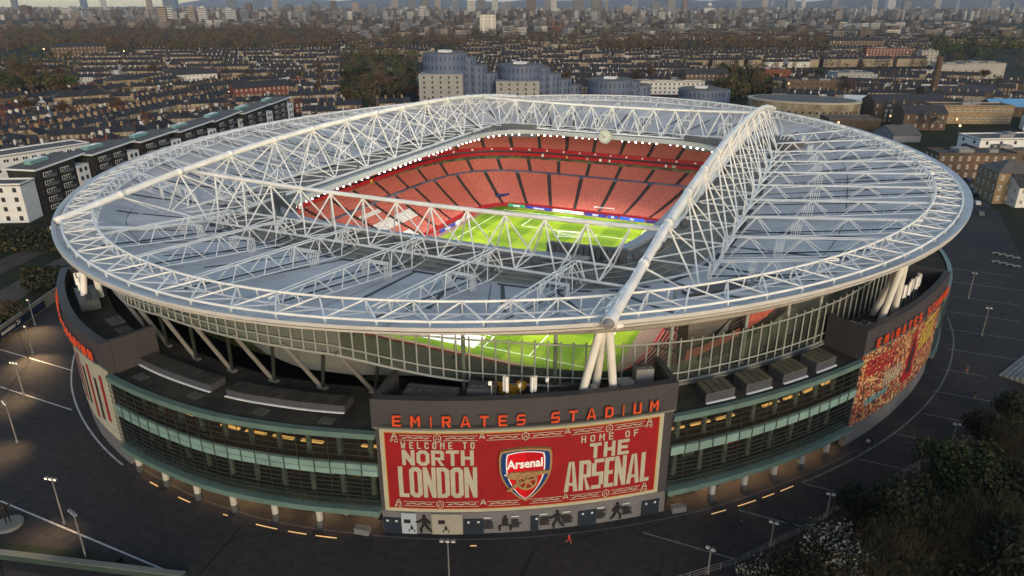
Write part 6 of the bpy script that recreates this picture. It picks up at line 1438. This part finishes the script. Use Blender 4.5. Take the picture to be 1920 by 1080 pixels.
# ================================================================== people and statue
skin = mat('skin', (.36, .20, .14), .7, .05); hairm = mat('hair', (.02, .014, .01), .8, .1)
def figure(name, lab, cat, loc, rz, top, legs, shoes, pose='walk', sc=1., bronze=None, group=None):
    """one continuous skinned body; materials by height and limb"""
    J = {'pel': (0, 0, .95), 'wai': (0, .01, 1.12), 'che': (0, .02, 1.36), 'nec': (0, .01, 1.52), 'hea': (0, -.02, 1.63), 'top': (0, -.01, 1.78)}
    if pose == 'walk': L = {'hipl': (.1, 0, .9), 'knl': (.11, -.14, .5), 'anl': (.11, -.2, .09), 'tol': (.11, -.38, .04), 'hipr': (-.1, 0, .9), 'knr': (-.11, .06, .5), 'anr': (-.11, .32, .14), 'tor': (-.11, .2, .04), 'shl': (.2, .02, 1.44), 'ell': (.26, .14, 1.18), 'wrl': (.25, .08, .95), 'hal': (.25, .02, .86), 'shr': (-.2, .02, 1.44), 'elr': (-.26, -.06, 1.18), 'wrr': (-.24, -.22, .98), 'har': (-.23, -.28, .9)}
    elif pose == 'run': L = {'hipl': (.1, 0, .9), 'knl': (.11, -.34, .64), 'anl': (.11, -.2, .26), 'tol': (.11, -.38, .2), 'hipr': (-.1, 0, .9), 'knr': (-.11, .16, .5), 'anr': (-.11, .48, .3), 'tor': (-.11, .52, .12), 'shl': (.2, .02, 1.44), 'ell': (.27, .26, 1.24), 'wrl': (.24, .1, 1.08), 'hal': (.23, .02, 1.08), 'shr': (-.2, .02, 1.44), 'elr': (-.27, -.1, 1.18), 'wrr': (-.2, -.32, 1.24), 'har': (-.18, -.38, 1.28)}
    else: L = {'hipl': (.1, 0, .9), 'knl': (.12, -.02, .5), 'anl': (.13, .02, .09), 'tol': (.14, -.16, .04), 'hipr': (-.1, 0, .9), 'knr': (-.12, -.02, .5), 'anr': (-.13, .02, .09), 'tor': (-.14, -.16, .04), 'shl': (.2, .02, 1.44), 'ell': (.47, -.02, 1.5), 'wrl': (.72, -.04, 1.62), 'hal': (.82, -.05, 1.68), 'shr': (-.2, .02, 1.44), 'elr': (-.48, -.02, 1.46), 'wrr': (-.75, -.04, 1.52), 'har': (-.85, -.05, 1.55)}
    J.update(L); K = list(J); E_ = [('pel', 'wai'), ('wai', 'che'), ('che', 'nec'), ('nec', 'hea'), ('hea', 'top'), ('pel', 'hipl'), ('hipl', 'knl'), ('knl', 'anl'), ('anl', 'tol'), ('pel', 'hipr'), ('hipr', 'knr'), ('knr', 'anr'), ('anr', 'tor'), ('che', 'shl'), ('shl', 'ell'), ('ell', 'wrl'), ('wrl', 'hal'), ('che', 'shr'), ('shr', 'elr'), ('elr', 'wrr'), ('wrr', 'har')]
    rd = {'pel': .15, 'wai': .13, 'che': .16, 'nec': .06, 'hea': .105, 'top': .08, 'hip': .10, 'kn': .065, 'an': .045, 'to': .04, 'sh': .075, 'el': .05, 'wr': .035, 'ha': .04}
    # fingers: short chains rooted in each palm
    for sd in 'lr':
        h_ = Vector(J['ha'+sd]); w_ = Vector(J['wr'+sd]); d_ = (h_-w_).normalized(); o_ = d_.orthogonal().normalized()
        for q in range(5): J['f%s%d' % (sd, q)] = tuple(h_+d_*(.09 if q < 4 else .03)+o_*((q-1.5)*.022 if q < 4 else .07)); E_.append(('ha'+sd, 'f%s%d' % (sd, q)))
    K = list(J)
    me = bpy.data.meshes.new(name); me.from_pydata([J[k] for k in K], [(K.index(a), K.index(b)) for a, b in E_], [])
    tmp = bpy.data.objects.new('tmp', me); COL.objects.link(tmp); tmp.modifiers.new('s', 'SKIN'); tmp.modifiers.new('u', 'SUBSURF').levels = 1
    for i, k in enumerate(K):
        r = .011 if k[0] == 'f' and len(k) == 3 and k[2].isdigit() else next((rd[p] for p in (k, k[:-1]) if p in rd), .05); sv = me.skin_vertices[0].data[i]; sv.radius = (r, r*(.8 if k in ('che', 'wai', 'pel') else 1)); sv.use_root = k == 'pel'
    dg = bpy.context.evaluated_depsgraph_get(); m2 = bpy.data.meshes.new_from_object(tmp.evaluated_get(dg)); bpy.data.objects.remove(tmp)
    for p in m2.polygons: p.use_smooth = True
    m2.materials.clear()
    if bronze: m2.materials.append(bronze)
    else:
        for m in (skin, top, legs, shoes, hairm): m2.materials.append(m)
        for p in m2.polygons:
            z = p.center.z; x = abs(p.center.x); y = p.center.y
            p.material_index = 4 if z > 1.68 or (z > 1.6 and y > .03) else 0 if z > 1.5 else 3 if z < .12 and pose != 'run' else 2 if z < .96 and x < .2 else 1 if z > 1.16 or x < .2 else (0 if pose == 'run' or z < .95 else 1)
            if pose == 'run' and z < .62: p.material_index = 0
    m2.name = name
    T = thing(name, lab, cat, loc, rz, group); T.scale = (sc, sc, sc); ob('body', m2, T)
    if not bronze:
        for s in (-1, 1): MB().box((s*.035, -.115, 1.64), (.025, .02, .015)).build('eye', hairm, T)
        MB().box((0, -.13, 1.61), (.025, .04, .04)).build('nose', skin, T)
    return T
cl = lambda n, c: mat('cloth_'+n, c, .85, .1, 3.)
redc, blk_, navyc, whc, pinkc = cl('red', (.45, .03, .03)), cl('black', (.012, .012, .014)), cl('navy', (.015, .02, .04)), cl('white', (.5, .5, .5)), cl('tan', (.25, .16, .10))
figure('person', 'person in red running top and shorts jogging past the front wall', 'person', (47.6, -102.5, 0), rad(75), redc, redc, whc, 'run')
figure('person', 'person in black jacket walking near the warm ground lights', 'person', (69.6, -89.2, 0), rad(200), blk_, navyc, whc)
figure('person', 'person in pale top walking beside the mural wall with a companion', 'person', (87.0, -58.4, 0), rad(150), whc, navyc, blk_)
figure('person', 'person in dark coat walking beside the mural wall with a companion', 'person', (87.7, -57.6, 0), rad(150), blk_, navyc, blk_)
figure('person', 'person in dark top and pale trousers near the right bank', 'person', (106.5, -31.6, 0), rad(160), blk_, pinkc, whc)
figure('person', 'person in dark red top crossing near the stairs foot', 'person', (106.4, -20.5, 0), rad(190), cl('maroon', (.12, .02, .02)), pinkc, whc)
figure('person', 'person in black standing high on the right plaza', 'person', (118.8, 17.5, 0), rad(20), blk_, blk_, blk_)
gp2 = at(918, 440, PZ); figure('person', 'groundskeeper in white standing on the striped pitch', 'person', (gp2.x, gp2.y, PZ), rad(120), whc, navyc, blk_)
gp3 = at(853, 652, PZ); figure('person', 'groundskeeper in white at the near pitch edge', 'person', (gp3.x, gp3.y, PZ), rad(120), whc, navyc, blk_)
bz = mat('dark_bronze', (.020, .018, .016), .5, .2, metal=.5)
figure('statue', 'dark bronze statue with outstretched arms on round plinth', 'statue', (-29.7, -133, .5), rad(66), None, None, None, 'stat', 2.0, bz)
T = thing('statue_plinth', 'round stone plinth under the outstretched bronze statue', 'plinth', (-29.7, -133, 0)); MB().tube((0, 0, 0), (0, 0, .4), 1.9, 24).build('drum', conc, T); MB().tube((0, 0, .4), (0, 0, .5), 1.7, 24).build('top', concd, T)
# ================================================================== haze over the city
hz = bpy.data.materials.new('haze'); hz.use_nodes = True; n = hz.node_tree.nodes; l = hz.node_tree.links
for x in list(n): n.remove(x)
o = n.new('ShaderNodeOutputMaterial'); vv = n.new('ShaderNodeVolumePrincipled'); vv.inputs['Color'].default_value = (.72, .82, 1, 1); vv.inputs['Density'].default_value = HAZE; vv.inputs['Anisotropy'].default_value = .1; l.new(vv.outputs[0], o.inputs['Volume'])
MB().box((0, 21700, 149), (32000, 45000, 300.6)).build('haze', hz, None, kind='stuff', label='thin blue haze over the whole city', cat='haze')
